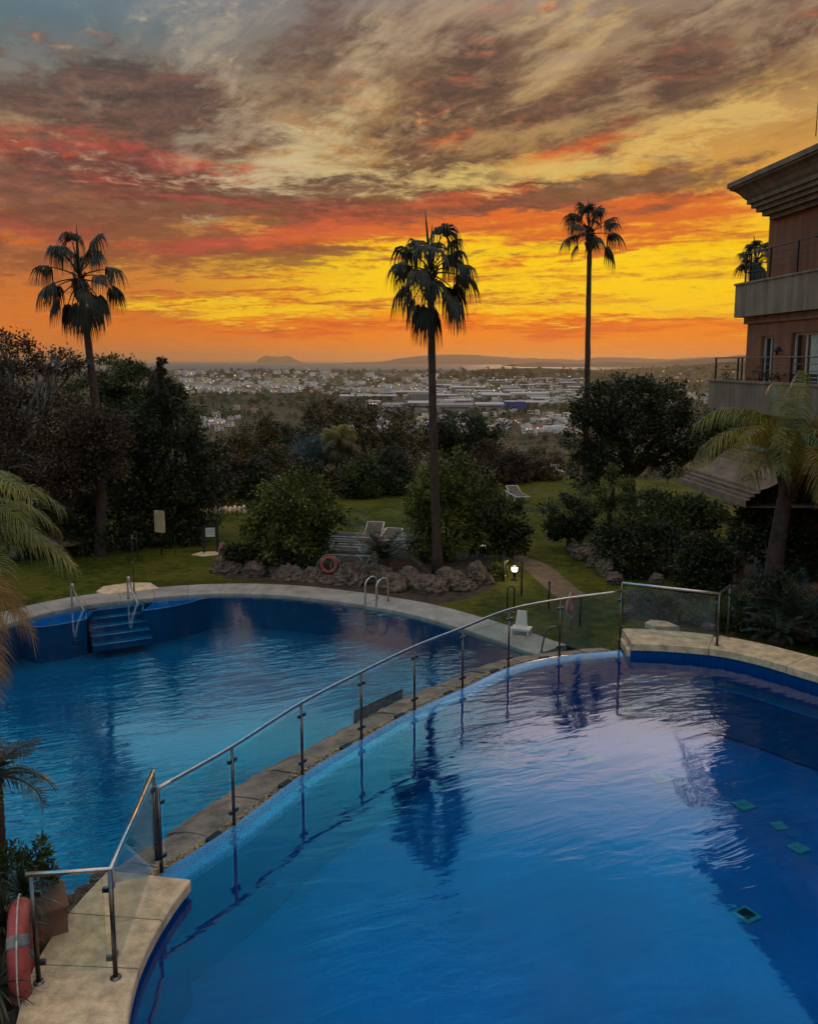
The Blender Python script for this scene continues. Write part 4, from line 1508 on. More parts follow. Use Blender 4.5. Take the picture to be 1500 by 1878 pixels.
tree('bush', 'dark planting under the right feather palm', 'bush', on_lawn(1420, 19.5, -0.2), [bp(1380, 1090, 19.3, 36, 30), bp(1440, 1090, 19.2, 40, 40), bp(1370, 1140, 19.6, 50, 26), bp(1440, 1150, 19, 60, 26), bp(1500, 1165, 18.5, 50, 26), bp(1545, 1130, 19, 50, 40)], 15000, 0.12, 'leaf_cycad', seed=19, trunk=False, per=50, up=0.4, elong=4)
tree('broadleaf_tree', 'green tree between the big round tree and the building', 'tree', Vector((A(1325, 800, 58).x, 58, -3)), [bp(1325, 775, 58, 36, 34), bp(1355, 790, 58, 30, 36), bp(1300, 790, 58, 26, 30), bp(1330, 820, 58, 50, 20)], 9000, 0.2, 'leaf_green', 0.2, 'bark', 20, 0.5, 3, clump=.3, per=50)
tree('broadleaf_tree', 'dark round tree right of the middle palm trunk beyond the lawn', 'tree', Vector((A(850, 800, 56).x, 56, -3)), [bp(850, 790, 56, 50, 34), bp(885, 800, 56, 36, 34), bp(810, 805, 56, 34, 34), bp(850, 835, 56, 60, 30)], 15000, 0.2, 'leaf_dark', 0.24, 'bark', 21, 0.5, 3, clump=.26, per=60)
tree('broadleaf_tree', 'large brownish tree left of the middle palm trunk beyond the lawn', 'tree', Vector((A(710, 800, 54).x, 54, -2.5)), [bp(700, 780, 54, 60, 40), bp(740, 830, 54, 44, 50), bp(680, 850, 53, 44, 50), bp(720, 885, 53, 50, 34), bp(650, 770, 55, 40, 36), bp(600, 760, 56, 44, 34)], 17000, 0.21, 'leaf_olive', 0.24, 'bark', 22, 0.5, 4, clump=.24, per=40)
tree('broadleaf_tree', 'loose brown olive tree right of the broad conifer', 'olive tree', Vector((A(465, 820, 58).x, 58, -3)), [bp(470, 805, 58, 42, 36), bp(440, 840, 57, 36, 40), bp(500, 790, 58, 26, 30), bp(480, 850, 57, 40, 30)], 9000, 0.2, 'leaf_olive', 0.2, 'bark', 23, 0.5, 4, clump=.26, per=36)
tree('broadleaf_tree', 'dark dense tree left of the shaggy fan palm', 'tree', Vector((A(552, 830, 51).x, 51, -1.5)), [bp(548, 800, 51, 34, 30), bp(535, 835, 51, 30, 36), bp(575, 830, 51, 26, 40), bp(550, 860, 50.5, 40, 26)], 9000, 0.18, 'leaf_dark', 0.2, 'bark', 24, 0.5, 3, clump=.28, per=60)
t_ = tree('agave_bush', 'blue grey spiky bush below the dark dense tree', 'bush', on_lawn(563, 46.2), [bp(563, 842, 46.5, 36, 26), bp(545, 850, 46.3, 26, 20), bp(580, 835, 46.4, 22, 26)], 3800, 0.42, 'leaf_blue', seed=25, trunk=False, per=30, up=1.0, elong=7)
tree('bush', 'light green shrub at the far left edge of the lawn', 'bush', on_lawn(405, 45), [bp(420, 905, 45, 40, 16), bp(470, 912, 45, 30, 14), bp(385, 912, 44, 20, 14)], 5000, 0.16, 'leaf_bush', seed=26, trunk=False, per=40)
tree('bush', 'dark hedge shrub at the far edge of the middle lawn', 'bush', on_lawn(690, 45.5), [bp(670, 905, 45.5, 40, 16), bp(715, 900, 45.5, 30, 20), bp(640, 900, 45.6, 30, 20)], 5000, 0.16, 'leaf_green', seed=27, trunk=False, per=40)
tree('bush', 'thin reddish shrubs behind the far right end of the lawn', 'bush', Vector((A(965, 850, 50).x, 50, -1.2)), [bp(930, 850, 50, 40, 26), bp(985, 850, 50.5, 44, 26), bp(1030, 860, 50, 30, 22)], 6000, 0.17, 'leaf_brown', seed=28, trunk=False, per=34, up=0.5, elong=3)
tree('bush', 'low leafy shrubs among the boulders below the round bush', 'bush', on_lawn(470, 25, Z_LAWN), [bp(440, 1015, 25.4, 30, 14), bp(500, 1022, 25.2, 30, 12), bp(560, 1028, 25.2, 26, 10)], 4000, 0.11, 'leaf_dark', seed=29, trunk=False, per=40)
tree('bush', 'yellow lit shrub at the boulder next to the garden lamp', 'bush', on_lawn(905, 24.6), [bp(908, 1050, 24.6, 20, 14), bp(895, 1060, 24.5, 14, 12)], 1500, 0.10, 'leaf_bush', seed=30, trunk=False, per=30, up=.4)

# plants of the bed at the near left
def near(px, py, Y):
    return A(px, py, Y)


tree('oleander', 'leafy upright shrub in the planter above the terracotta wall', 'shrub', near(60, 1625, 8.3),
     [bp(25, 1575, 8.3, 20, 26), bp(70, 1570, 8.4, 22, 28), bp(95, 1600, 8.3, 18, 20), bp(45, 1605, 8.2, 40, 22)], 1900, 0.075, 'leaf_green', seed=41, trunk=False, per=24, up=.5, elong=3.6)


def spiky(label, c, n, L, seed, leaf):
    rg = random.Random(seed)
    t = thing('yucca', label, 'yucca', c)
    m = MB()
    m.tube([Vector(c) + Vector((0, 0, -.9)), Vector(c)], [0.06, 0.05], 8)
    m.build('trunk', M['palm_bark'], t)
    m = MB()
    for i in range(n):
        a, e = rg.uniform(0, 2 * pi), radians(rg.uniform(-25, 85))
        d = Vector((cos(a) * cos(e), sin(a) * cos(e), sin(e)))
        s = d.cross(Vector((0, 0, 1))).normalized()
        l = L * rg.uniform(.7, 1.1)
        q = []
        for (u, w) in ((0.03, .6), (.35, 1), (.7, .7), (1, .05)):
            p = Vector(c) + d * l * u + Vector((0, 0, -.35 * l * u * u * cos(e)))
            q += [p - s * .012 * w, p + s * .012 * w]
        m.add(q, [(0, 1, 3, 2), (2, 3, 5, 4), (4, 5, 7, 6)])
    m.build('leaf_rosette', M[leaf], t)


spiky('dark spiky yucca left of the near lifebuoy', near(5, 1700, 7.5), 120, 0.44, 1, 'leaf_cycad')
spiky('spiky yucca in front of the terracotta planter', near(45, 1640, 7.9), 110, 0.38, 2, 'leaf_cycad')
spiky('spiky yucca at the bottom left corner below the lifebuoy', near(-10, 1810, 7.0), 110, 0.42, 3, 'leaf_cycad')

# shrubs along the far edge of the lawn
for i, px in enumerate([330, 352, 600, 632, 655, 740, 905, 935, 965, 1040, 1180, 1240]):
    Y = 46 + (i % 3) * .5
    h = [18, 12, 15, 22, 14, 18, 12, 9, 10, 20, 22, 18][i]
    tree('shrub', 'low shrub in the row along the far edge of the lawn', 'shrub', on_lawn(px, Y, -0.5), [bp(px, 905 - h * .4, Y, h * 1.2, h), bp(px + h, 908 - h * .3, Y, h, h * .8)], 2200, 0.13, ['leaf_green', 'leaf_bush', 'leaf_olive', 'leaf_dark'][i % 4], seed=300 + i, trunk=False, per=40, group='shrubs along the far lawn edge')

# planting bed that closes the lawn towards the valley, left and middle
LB = ['olive shrub left of the framed notice board beyond the lawn', 'pale green shrub above the pale stone edging', 'brown shrub right of the pale stone edging', 'dark shrub just left of the big round green bush', 'tall loose shrub behind the big round green bush', 'dark shrub under the blue grey spiky bush',
      'olive shrub at the foot of the shaggy fan palm', 'green shrub right of the shaggy fan palm', 'dark shrub at the left of the middle palm trunk beyond the lawn', 'brown shrub behind the tall green bush', 'reddish shrub between the tall bush and the right lawn', 'brown shrub behind the lone sun lounger']
BD = [(345, 912, 36.5, 44, 30, 'leaf_olive'), (395, 905, 37, 44, 34, 'leaf_bush'), (430, 880, 38, 42, 44, 'leaf_brown'), (468, 892, 38, 36, 44, 'leaf_dark'), (505, 862, 40, 44, 44, 'leaf_olive'), (560, 880, 41, 50, 34, 'leaf_dark'), (610, 892, 41, 40, 26, 'leaf_olive'), (662, 880, 40, 36, 40, 'leaf_green'), (715, 868, 41, 40, 46, 'leaf_dark'), (890, 850, 44, 40, 40, 'leaf_brown'), (935, 862, 45, 34, 28, 'leaf_brown'), (985, 868, 46, 40, 20, 'leaf_olive')]
for i, (px, py, Y, rx, ry, lf) in enumerate(BD):
    tree('shrub', LB[i], 'shrub', on_lawn(px, Y), [bp(px, py, Y, rx, ry), bp(px - rx * .5, py + ry * .4, Y - .3, rx * .7, ry * .6), bp(px + rx * .5, py + ry * .45, Y - .2, rx * .7, ry * .55), bp(px + rx * .2, py - ry * .6, Y, rx * .5, ry * .5)], 7000, 0.14, lf, 0.07, 'bark', 400 + i, 0.3, 3, per=36, clump=.3)

# ------------------------------------------------------------------ the building at the right
UF = Vector((-0.0872, 0.9962, 0))         # along the facade, away from the camera
UO = Vector((-0.9962, -0.0872, 0))        # out of the facade, towards the pool
CRN = Vector((A(1368, 640, 28).x, 28.0, 0))      # far corner of the wall
def bpnt(along, out, z):
    """along: metres from the far corner towards the camera; out: metres out of the wall"""
    p = CRN - UF * along + UO * out
    return Vector((p.x, p.y, z))


bld = thing('apartment_building', 'brown apartment building with grey balconies and a stepped roof eave at the right', 'building', bpnt(8, -5, -0.4))
m = MB()


def bwall(m, a0, a1, o0, o1, z0, z1, mi=0):
    c = (bpnt(a0, o0, z0) + bpnt(a1, o1, z1)) / 2
    m.obox(c, UF * ((a1 - a0) / 2), UO * ((o1 - o0) / 2), (0, 0, (z1 - z0) / 2), mi)


LEN = 22.0
# wall of each storey built round its openings: (from, to, sill, head)
def facade(m, a0, a1, z0, z1, opens, o=0.0, th=0.35):
    cuts = sorted(opens)
    cur = a0
    for (s, e, zs, zh) in cuts:
        if s > cur:
            bwall(m, cur, s, o - th, o, z0, z1)
        if zs > z0:
            bwall(m, s, e, o - th, o, z0, zs)
        bwall(m, s, e, o - th, o, zh, z1)
        cur = e
    bwall(m, cur, a1, o - th, o, z0, z1)


Z1, Z2, Z3, ZT = 1.15, 4.75, 7.85, 10.93
op1 = [(0.75, 1.95, Z1, 3.5), (6.0, 8.0, Z1, 3.5)]
op2 = [(0.95, 1.75, 5.35, 7.1), (2.75, 4.6, Z2 + .06, 7.15), (8.2, 10.2, Z2 + .06, 7.15)]
op3 = [(4.2, 6.2, Z3 + .06, 10.1), (9.0, 11.0, Z3 + .06, 10.1)]
facade(m, 0, LEN, -0.4, Z2 - .02, op1)
facade(m, 0, LEN, Z2 - .02, Z3 - .02, op2, 0.002)
facade(m, -0.55 + .55, LEN, Z3 - .02, ZT, op3, -0.55)
# end wall, back and the insides behind the openings
bwall(m, 0.0, 0.3, -9.7, -0.36, -0.4, Z3 - .03)
bwall(m, 0.004, 0.3, -9.7, -0.92, Z3 - .03, ZT)
bwall(m, 0.3, LEN, -9.7, -9.4, -0.4, ZT)
bwall(m, 0.3, LEN, -9.4, -1.6, ZT - 0.2, ZT - 0.02)
m.build('wall', M['brown_wall'], bld)


def ring_at(o, z, a_end=LEN):
    """outline of the house pushed out by o: along the facade and round the far end"""
    return [bpnt(a_end, o, z), bpnt(-o, o, z), bpnt(-o, -9.7, z)]


m = MB()
prof = [(-0.6, 11.42), (0.05, 11.42), (0.05, 11.56), (0.22, 11.56), (0.22, 11.71), (0.36, 11.71), (0.36, 11.85), (0.48, 11.85), (0.48, 11.99), (0.58, 11.99), (0.58, 12.12), (0.66, 12.2), (0.74, 12.32), (0.86, 12.44), (1.0, 12.52), (1.0, 12.58), (1.06, 12.58), (1.06, 12.74), (0.98, 12.78), (-2.0, 12.9)]
prof = [(o * 1.0 - 0.40, z - 0.55) for o, z in prof]
rows = [ring_at(o, z) for o, z in prof]
m.loops(rows, closed=False)
m.build('roof_eave', M['cornice'], bld)
m = MB()
prof = [(o - 0.42, z - 0.55) for o, z in [(-0.9, 11.02), (-0.42, 11.02), (-0.42, 11.15), (-0.30, 11.15), (-0.30, 11.28), (-0.18, 11.28), (-0.18, 11.43)]]
m.loops([[bpnt(4.0, o, z), bpnt(-0.02 - o * 0.0, o, z), bpnt(-0.02, -2.5, z)] for o, z in prof], closed=False)
m.build('eave_bracket', M['cornice'], bld)


def balcony(zb, zt, out, far, near, drop=0.0, mat='concrete'):
    """solid parapet with coping: its floor, front and far end"""
    m = MB()
    bwall(m, far, near, 0.004, out - 0.16, zb + 0.012, zb + 0.28)
    # front in panels with shadow joints between them
    a = far
    k = 0
    while a < near - 0.01:
        b = min(near, a + 2.05)
        bwall(m, a + (0.008 if k else 0), b - 0.008, out - 0.15, out, zb, zt)
        a = b
        k += 1
    bwall(m, far + 0.02, near, out - 0.15, out - 0.02, zb + .02, zt - .02, 1)
    bwall(m, far, far + 0.15, 0.004, out - 0.152, zb, zt)
    bwall(m, far - 0.04, near, out - 0.2, out + 0.04, zt + 0.002, zt + 0.07)
    bwall(m, far - 0.04, far + 0.2, 0.004, out - 0.203, zt + 0.002, zt + 0.07)
    if drop:
        bwall(m, far + 0.1, far + 5.0, 0.004, out - 0.30, zb - drop, zb - 0.004)
    return m.build('parapet', [M[mat], M['rubber']], bld)


balcony(7.75, 8.80, 0.40, -0.2, LEN, 0.22)
balcony(4.72, 5.62, 1.12, -0.3, LEN)


def rail(z, out, far, near, h=0.9, bars=4, step=1.55):
    m = MB()
    a = far
    while a <= near:
        m.obox(bpnt(a, out, z + h / 2), UF * .022, UO * .022, (0, 0, h / 2))
        a += step
    for k in range(bars):
        zz = z + h - k * (h - 0.14) / bars
        m.tube([bpnt(far, out, zz), bpnt(near, out, zz)], 0.022 if k == 0 else 0.012, 6)
        m.tube([bpnt(far, out, zz), bpnt(far, 0.02, zz)], 0.022 if k == 0 else 0.012, 6)
    m.obox(bpnt(far, 0.06, z + h / 2), UF * .022, UO * .022, (0, 0, h / 2))
    return m.build('railing', M['black_metal'], bld)


rail(8.87, 0.22, 0.1, LEN, 0.95)
rail(5.69, 0.98, -0.12, LEN, 0.72, 3)


def window(name, s, e, zs, zh, o, parts=2, curtain=False, depth=0.2):
    m = MB()
    fw = 0.07
    for (a, b, z0, z1) in ((s, s + fw, zs, zh), (e - fw, e, zs, zh), (s + fw, e - fw, zh - fw, zh), (s + fw, e - fw, zs, zs + fw)):
        bwall(m, a, b, o - depth, o - depth + 0.07, z0, z1)
    for k in range(1, parts):
        x = s + (e - s) * k / parts
        bwall(m, x - 0.03, x + 0.03, o - depth, o - depth + 0.06, zs + fw, zh - fw)
    w = m.build(name, M['frame'], bld)
    m = MB()
    bwall(m, s + fw, e - fw, o - depth + 0.01, o - depth + 0.025, zs + fw, zh - fw)
    m.build('pane', M['window'], w)
    if curtain:
        m = MB()
        pts0, pts1 = [], []
        for k in range(41):
            x = s + fw + (e - s - 2 * fw) * (0.42 + 0.58 * k / 40)
            oo = o - depth + 0.035 + 0.012 * sin(k * 1.7)
            pts0.append(bpnt(x, oo, zs + fw + .02))
            pts1.append(bpnt(x, oo, zh - fw - .01))
        m.loops([pts0, pts1], closed=False)
        m.build('curtain', M['curtain'], w)


window('window', 0.95, 1.75, 5.35, 7.1, 0.002, 2)
m = MB()
bwall(m, 0.85, 1.85, 0.004, 0.07, 5.27, 5.345)
m.build('window_sill', M['frame'], bld)
window('balcony_door', 2.75, 4.6, Z2 + .06, 7.15, 0.002, 3, True)
window('balcony_door', 8.2, 10.2, Z2 + .06, 7.15, 0.002, 2, True)
window('balcony_door', 4.2, 6.2, Z3 + .06, 10.1, -0.55, 2)
window('balcony_door', 9.0, 11.0, Z3 + .06, 10.1, -0.55, 2)
window('terrace_door', 0.75, 1.95, Z1, 3.5, 0.0, 2)
window('terrace_door', 6.0, 8.0, Z1, 3.5, 0.0, 2)
m = MB()
bwall(m, 0.6, 2.1, 0.004, 0.16, 3.36, 3.56)
m.build('shutter_box', M['frame'], bld)


def wall_lamp(a, z, o):
    m = MB()
    p = bpnt(a, o, z)
    m.lathe([(0.0, 0.10), (0.05, 0.09), (0.11, 0.0), (0.10, -0.02), (0.03, -0.03), (0.03, -0.12), (0, -0.14)], p + UO * 0.16, 10)
    m.tube([p, p + UO * 0.10 + Vector((0, 0, .12)), p + UO * 0.16 + Vector((0, 0, .09))], 0.015, 6)
    m.build('wall_lamp', M['black_metal'], bld)


wall_lamp(2.25, 6.62, 0.0)
wall_lamp(3.2, 9.95, -0.55)
# stepped apron of the ground floor terrace
m = MB()
prof = [(1.05, 3.50), (1.25, 3.50), (1.25, 3.42), (1.38, 3.42), (1.38, 3.32), (1.50, 3.32), (1.50, 3.24), (1.62, 3.10), (1.80, 2.95), (2.02, 2.84), (2.24, 2.78), (2.24, 2.69), (2.42, 2.69), (2.40, 2.60), (2.52, 2.60), (2.52, 2.50), (2.64, 2.50), (2.64, 2.42), (2.64, 2.30), (0.4, 2.26)]
far, near_ = 1.6, 5.6
m.loops([[bpnt(far, 0.3, z), bpnt(far - (o - 1.05) * 0.25, o, z), bpnt(near_, o, z)] for o, z in prof], closed=False)
bwall(m, far + .05, near_, 0.31, 1.05, 3.2, 3.44)
m.build('terrace_apron', M['cornice'], bld)
m = MB()
for k, (dx_, L, lean) in enumerate([(6.6, 1.5, 0.02), (8.0, 2.1, 0.12), (9.3, 2.6, 0.26)]):
    p = bpnt(dx_ - 3.6, -0.2, 12.8)
    m.tube([p, p - UF * lean * 0.4 + Vector((0, 0, L * .5)), p - UF * lean + Vector((0, 0, L))], [0.014, 0.011, 0.006], 5)
m.build('antenna', M['black_metal'], bld)

# plants, bench and pots on the balconies
def pot_plant(label, a, o, z, r, h, leaf, seed):
    t = thing('potted_plant', label, 'potted plant', bpnt(a, o, z))
    m = MB()
    m.lathe([(0.0, 0.0), (0.13, 0.0), (0.18, 0.28), (0.2, 0.30), (0.17, 0.30), (0.15, 0.26), (0, 0.26)], bpnt(a, o, z), 12)
    m.build('pot', M['terracotta'], t)
    rg = np.random.default_rng(seed)
    link('foliage', crown_mesh('foliage', [((0, 0, 0.3 + h * .5), (r, r, h * .5))], 260, 0.10, M[leaf], rg, per=20, elong=3, up=.4), t)


pot_plant('potted shrub at the far corner of the lower balcony', 0.3, 0.62, 5.0, 0.28, 0.85, 'leaf_dark', 51)
pot_plant('wide potted shrub below the balcony window', 1.9, 0.55, 5.0, 0.38, 0.7, 'leaf_brown', 52)
pot_plant('potted plant before the lower balcony door', 2.9, 0.6, 5.0, 0.35, 0.6, 'leaf_dark', 53)
pot_plant('potted plant behind the upper balcony railing', 1.0, -0.05, 8.04, 0.35, 0.55, 'leaf_dark', 54)
pot_plant('second potted plant on the upper balcony beside the first', 2.0, -0.05, 8.04, 0.4, 0.5, 'leaf_dark', 55)
t = thing('bench', 'dark slatted bench on the lower balcony in front of the curtained door', 'bench', bpnt(4.2, 0.9, 5.0))
m = MB()
for k in range(4):
    bwall(m, 3.5, 4.9, 0.46 + .1 * k, 0.54 + .1 * k, 5.42, 5.45)
m.build('seat', M['black_metal'], t)
m = MB()
for k in range(4):
    bwall(m, 3.5, 4.9, 0.40, 0.43, 5.52 + .11 * k, 5.60 + .11 * k)
m.build('backrest', M['black_metal'], t)
for a in (3.55, 4.85):
    for o in (0.46, 0.8):
        m = MB()
        bwall(m, a - .03, a + .03, o - .03, o + .03, 5.0, 5.42)
        m.build('leg', M['black_metal'], t)

# garden wall and terrace behind the feather palm
t = thing('garden_wall', 'low terracotta garden wall with a pale coping behind the right bushes', 'garden wall', Vector((10.4, 23.6, -.4)))
w0, w1 = A(1270, 985, 25.5), A(1360, 990, 23.0)
m = MB()
u = (w1 - w0)
u.z = 0
L = u.length
u.normalize()
n_ = Vector((-u.y, u.x, 0))
c = w0 + u * L / 2
m.obox((c.x, c.y, 0.2), u * (L / 2), n_ * .14, (0, 0, .6))
m.build('wall', M['terracotta'], t)
m = MB()
m.obox((c.x, c.y, .838), u * (L / 2 + .04), n_ * .19, (0, 0, .035))
m.build('coping', M['cornice'], t)
m = MB()
tp = [G(1345, 1052, 0.05), G(1400, 1015, 0.05), G(1560, 1020, 0.05), G(1620, 1090, 0.05), G(1500, 1105, 0.05), G(1390, 1085, 0.05)]
m.prism([(p.x, p.y) for p in tp], -0.45, 0.05)
struct(m.build('terrace', M['terrace']))

# ------------------------------------------------------------------ glass fences
def flange_post(m, p, z0, z1, r=0.024):
    m.tube([(p.x, p.y, z0), (p.x, p.y, z1)], r, 12)


def fence(name, label, posts, rails, z0s, glass_z, panel_gap=0.07, r=0.024, low=0.10):
    """posts: plan points; z0s: foot heights; rails: list of polylines"""
    t = thing(name, label, 'fence', Vector((posts[0].x, posts[0].y, z0s[0])))
    for i, p in enumerate(posts):
        m = MB()
        flange_post(m, p, z0s[i], glass_z[i], r)
        pm = m.build('post', M['steel'], t)
        m = MB()
        m.lathe([(0.0, 0.016), (r + .004, 0.016), (r + .006, 0.010), (0.055, 0.007), (0.057, 0.0)], (p.x, p.y, z0s[i] + 0.001), 14)
        m.build('base_plate', M['steel'], pm)
        for zz in (z0s[i] + 0.22, glass_z[i] - 0.2):
            for j in (i - 1, i + 1):
                if 0 <= j < len(posts):
                    m = MB()
                    d = (posts[j] - p)
                    d.z = 0
                    d.normalize()
                    m.obox((p.x + d.x * .05, p.y + d.y * .05, zz), d * .03, Vector((-d.y, d.x, 0)) * .018, (0, 0, .024))
                    m.build('glass_clamp', M['steel'], pm)
    for i in range(len(posts) - 1):
        a, b = posts[i], posts[i + 1]
        d = b - a
        d.z = 0
        d.normalize()
        m = MB()
        nn = Vector((-d.y, d.x, 0)) * 0.005
        p, q = a + d * panel_gap, b - d * panel_gap
        za, zb = z0s[i] + low, z0s[i + 1] + low
        ta, tb = glass_z[i] - 0.075, glass_z[i + 1] - 0.075
        m.add([V3(p - nn, za), V3(q - nn, zb), V3(q + nn, zb), V3(p + nn, za), V3(p - nn, ta), V3(q - nn, tb), V3(q + nn, tb), V3(p + nn, ta)],
              [(3, 2, 1, 0), (4, 5, 6, 7), (0, 1, 5, 4), (1, 2, 6, 5), (2, 3, 7, 6), (3, 0, 4, 7)])
        m.build('glass_panel', M['glass'], t)
    for rl in rails:
        m = MB()
        m.tube(rl, 0.027, 12)
        m.build('handrail', M['polished'], t)
    return t


n_p = len(dam_posts)
rz = [1.13 + 0.02 * i for i in range(n_p)]
rz[-1] = 1.34
dp = [V3(p, 0.012) for p in dam_posts]
fence('glass_fence', 'long curved glass fence with steel handrail along the wall between the pools', dp[:-1] + [dp[-1]],
      [catmull([V3(p, z) for p, z in zip(dp, rz)], 6)], [0.0] * n_p, [z - 0.0 for z in rz])
p10, p11, p12 = G(1137, 1168, ZR_DECK), G(1314, 1184, ZR_DECK), G(1333, 1168, ZR_DECK)
fence('glass_fence', 'straight glass fence panel with steel posts on the far deck of the right pool', [V3(p10), V3(p11), V3(p12)],
      [[V3(p10, 1.52), V3(p11, 1.44), V3(p12, 1.46)]], [ZR_DECK] * 3, [1.52, 1.44, 1.46])
q0, q1 = G(72, 1802, ZN_DECK), G(213, 1793, ZN_DECK)
q2 = V3(dam_posts[0] + Vector((-0.03, -0.06, 0)), ZN_DECK)
r1_ = 1.36
fence('glass_fence', 'near glass fence with steel rail across the deck corner at the lower left', [V3(q0), V3(q1), V3(q2)],
      [[V3(q0 + (q0 - q1).normalized() * .05, r1_), V3(q1, r1_ + .01), V3(q2, r1_ + .02)]], [ZN_DECK] * 3, [r1_] * 3)

# ------------------------------------------------------------------ pool fittings
def hoop(m, base, d, up, reach, r=0.021, n=8):
    """bent ladder rail from the deck over into the water"""
    pts = [base + Vector((0, 0, 0))]
    for k in range(n + 1):
        a = pi * k / n
        pts.append(base + d * (reach / 2 * (1 - cos(a))) + Vector((0, 0, up - reach * .35 + reach * .35 * sin(a))))
    pts.append(base + d * reach + Vector((0, 0, -0.9)))
    m.tube(pts, r, 8)


def ladder(label, pA, pB, d, up=0.72, reach=0.55, steps=True):
    t = thing('pool_ladder', label, 'pool ladder', V3((pA + pB) / 2, ZL_C))
    for p in (pA, pB):
        m = MB()
        hoop(m, p, d, up, reach, 0.024)
        m.build('rail', M['polished'], t)
    if steps:
        for k in range(3):
            m = MB()
            c = (pA + pB) / 2 + d * (reach) + Vector((0, 0, -0.25 - .27 * k))
            m.obox(c, (pB - pA) * 0.5, d * .05, (0, 0, .015))
            m.build('step', M['steel'], t)
    return t


la, lb_ = G(678, 1101, ZL_C), G(709, 1105, ZL_C)
near_l = min(left_loop_far, key=lambda p: (p - la).length)
dirn = Vector((-0.25, -0.95, 0)).normalized()
ladder('steel pool ladder on the coping in front of the boulders', G(692, 1100, ZL_C), G(712, 1103, ZL_C), Vector((-0.55, -0.8, 0)).normalized())
la = G(936, 1122, Z_LAWN)
t = thing('pool_rail', 'steel hoop rail standing in the grass behind the curved handrail', 'hoop rail', la)
m = MB()
pts = [la + Vector((-.09, 0, 0))] + [la + Vector((-.09 * cos(pi * k / 8), 0, .62 + .1 * sin(pi * k / 8))) for k in range(9)] + [la + Vector((.09, 0, 0))]
m.tube(pts, 0.02, 8)
m.build('hoop', M['steel'], t)
m = MB()
for s_ in (-.09, .09):
    m.lathe([(0.0, .012), (.05, .008), (.05, 0)], la + Vector((s_, 0, 0)), 10)
m.build('base_plate', M['steel'], t)
la = G(992, 1196, ZL_C)
t = thing('grab_rail', 'bent steel grab rail at the end of the lower pool coping', 'grab rail', la)
m = MB()
m.tube(catmull([la, la + Vector((.07, 0, .38)), la + Vector((.16, .02, .56)), la + Vector((.32, .04, .6)), la + Vector((.42, .05, .52))], 4), 0.02, 8)
m.build('bar', M['steel'], t)
m = MB()
m.lathe([(0.0, .012), (.05, .008), (.05, 0)], la, 10)
m.build('base_plate', M['steel'], t)


def stair_rail(label, foot, top_px, end_px):
    """post at the coping and a sloping bar down into the water"""
    t = thing('stair_rail', label, 'handrail', foot)
    m = MB()
    top = A(top_px[0], top_px[1], foot.y)
    end = G(end_px[0], end_px[1], ZL_W - .2)
    m.tube(catmull([foot + Vector((0, 0, -.05)), foot.lerp(V3(foot, top.z), .85), V3(foot, top.z) + (V3(end, top.z) - V3(foot, top.z)) * .12, V3(foot, top.z).lerp(end, .3), end], 4), 0.027, 8)
    m.build('bar', M['polished'], t)
    m = MB()
    m.lathe([(0.0, .012), (.05, .008), (.05, 0)], foot, 10)
    m.build('base_plate', M['steel'], t)


stair_rail('left steel handrail at the pool steps', G(133, 1112, ZL_C), (134, 1072), (160, 1131))
stair_rail('right steel handrail at the pool steps', G(236, 1098, ZL_C), (237, 1059), (258, 1119))
# shower post
sb = G(235, 1100, ZL_C)
sb = Vector((sb.x, sb.y + 0.55, ZL_C))
t = thing('pool_shower', 'tall thin steel shower post on the coping by the pool steps', 'shower', sb)
m = MB()
h = A(235, 982, sb.y).z
m.tube([sb, V3(sb, h - .05), V3(sb, h) + Vector((.02, -.03, .0)), V3(sb, h - .02) + Vector((.05, -.1, 0))], [.02, .018, .016, .014], 8)
m.build('post', M['steel'], t)
m = MB()
m.lathe([(0.0, .02), (.015, .015), (.035, -.01), (.03, -.015), (0, -.015)], V3(sb, h - .05) + Vector((.05, -.12, 0)), 12)
m.build('shower_head', M['steel'], t)
m = MB()
m.lathe([(.0, .9), (.035, .9), (.035, .96), (0, .96)], sb, 8)
m.lathe([(.0, .012), (.07, .01), (.07, 0)], sb, 10)
m.build('fitting', M['steel'], t)
# flagstone landing in the grass behind the steps
m = MB()
fp = [G(x, y, Z_LAWN) for x, y in [(177, 1086), (190, 1077), (240, 1070), (276, 1070), (292, 1080), (250, 1086), (190, 1092)]]
m.prism([(p.x, p.y) for p in fp], Z_LAWN - .05, Z_LAWN + .03)
tag(m.build('flagstone', M['travertine'], None, G(235, 1082, Z_LAWN)), 'irregular flagstone landing in the grass behind the pool steps', 'flagstone')
m = MB()
fp = [G(x, y, Z_LAWN) for x, y in [(352, 1018), (368, 1013), (402, 1012), (400, 1018), (372, 1021)]]
m.prism([(p.x, p.y) for p in fp], Z_LAWN - .05, Z_LAWN + .02)
tag(m.build('flagstone', M['travertine'], None, G(380, 1016, Z_LAWN)), 'pale flagstone at the foot of the framed notice board', 'flagstone')
m = MB()
fp = [G(x, y, Z_LAWN + .05) for x, y in [(1182, 1147), (1192, 1141), (1222, 1144), (1245, 1154), (1200, 1154)]]
m.prism([(p.x, p.y) for p in fp], Z_LAWN - .05, Z_LAWN + .12)
tag(m.build('flagstone', M['travertine'], None, G(1210, 1148, Z_LAWN)), 'flat stone slab behind the right glass fence panel', 'flagstone')
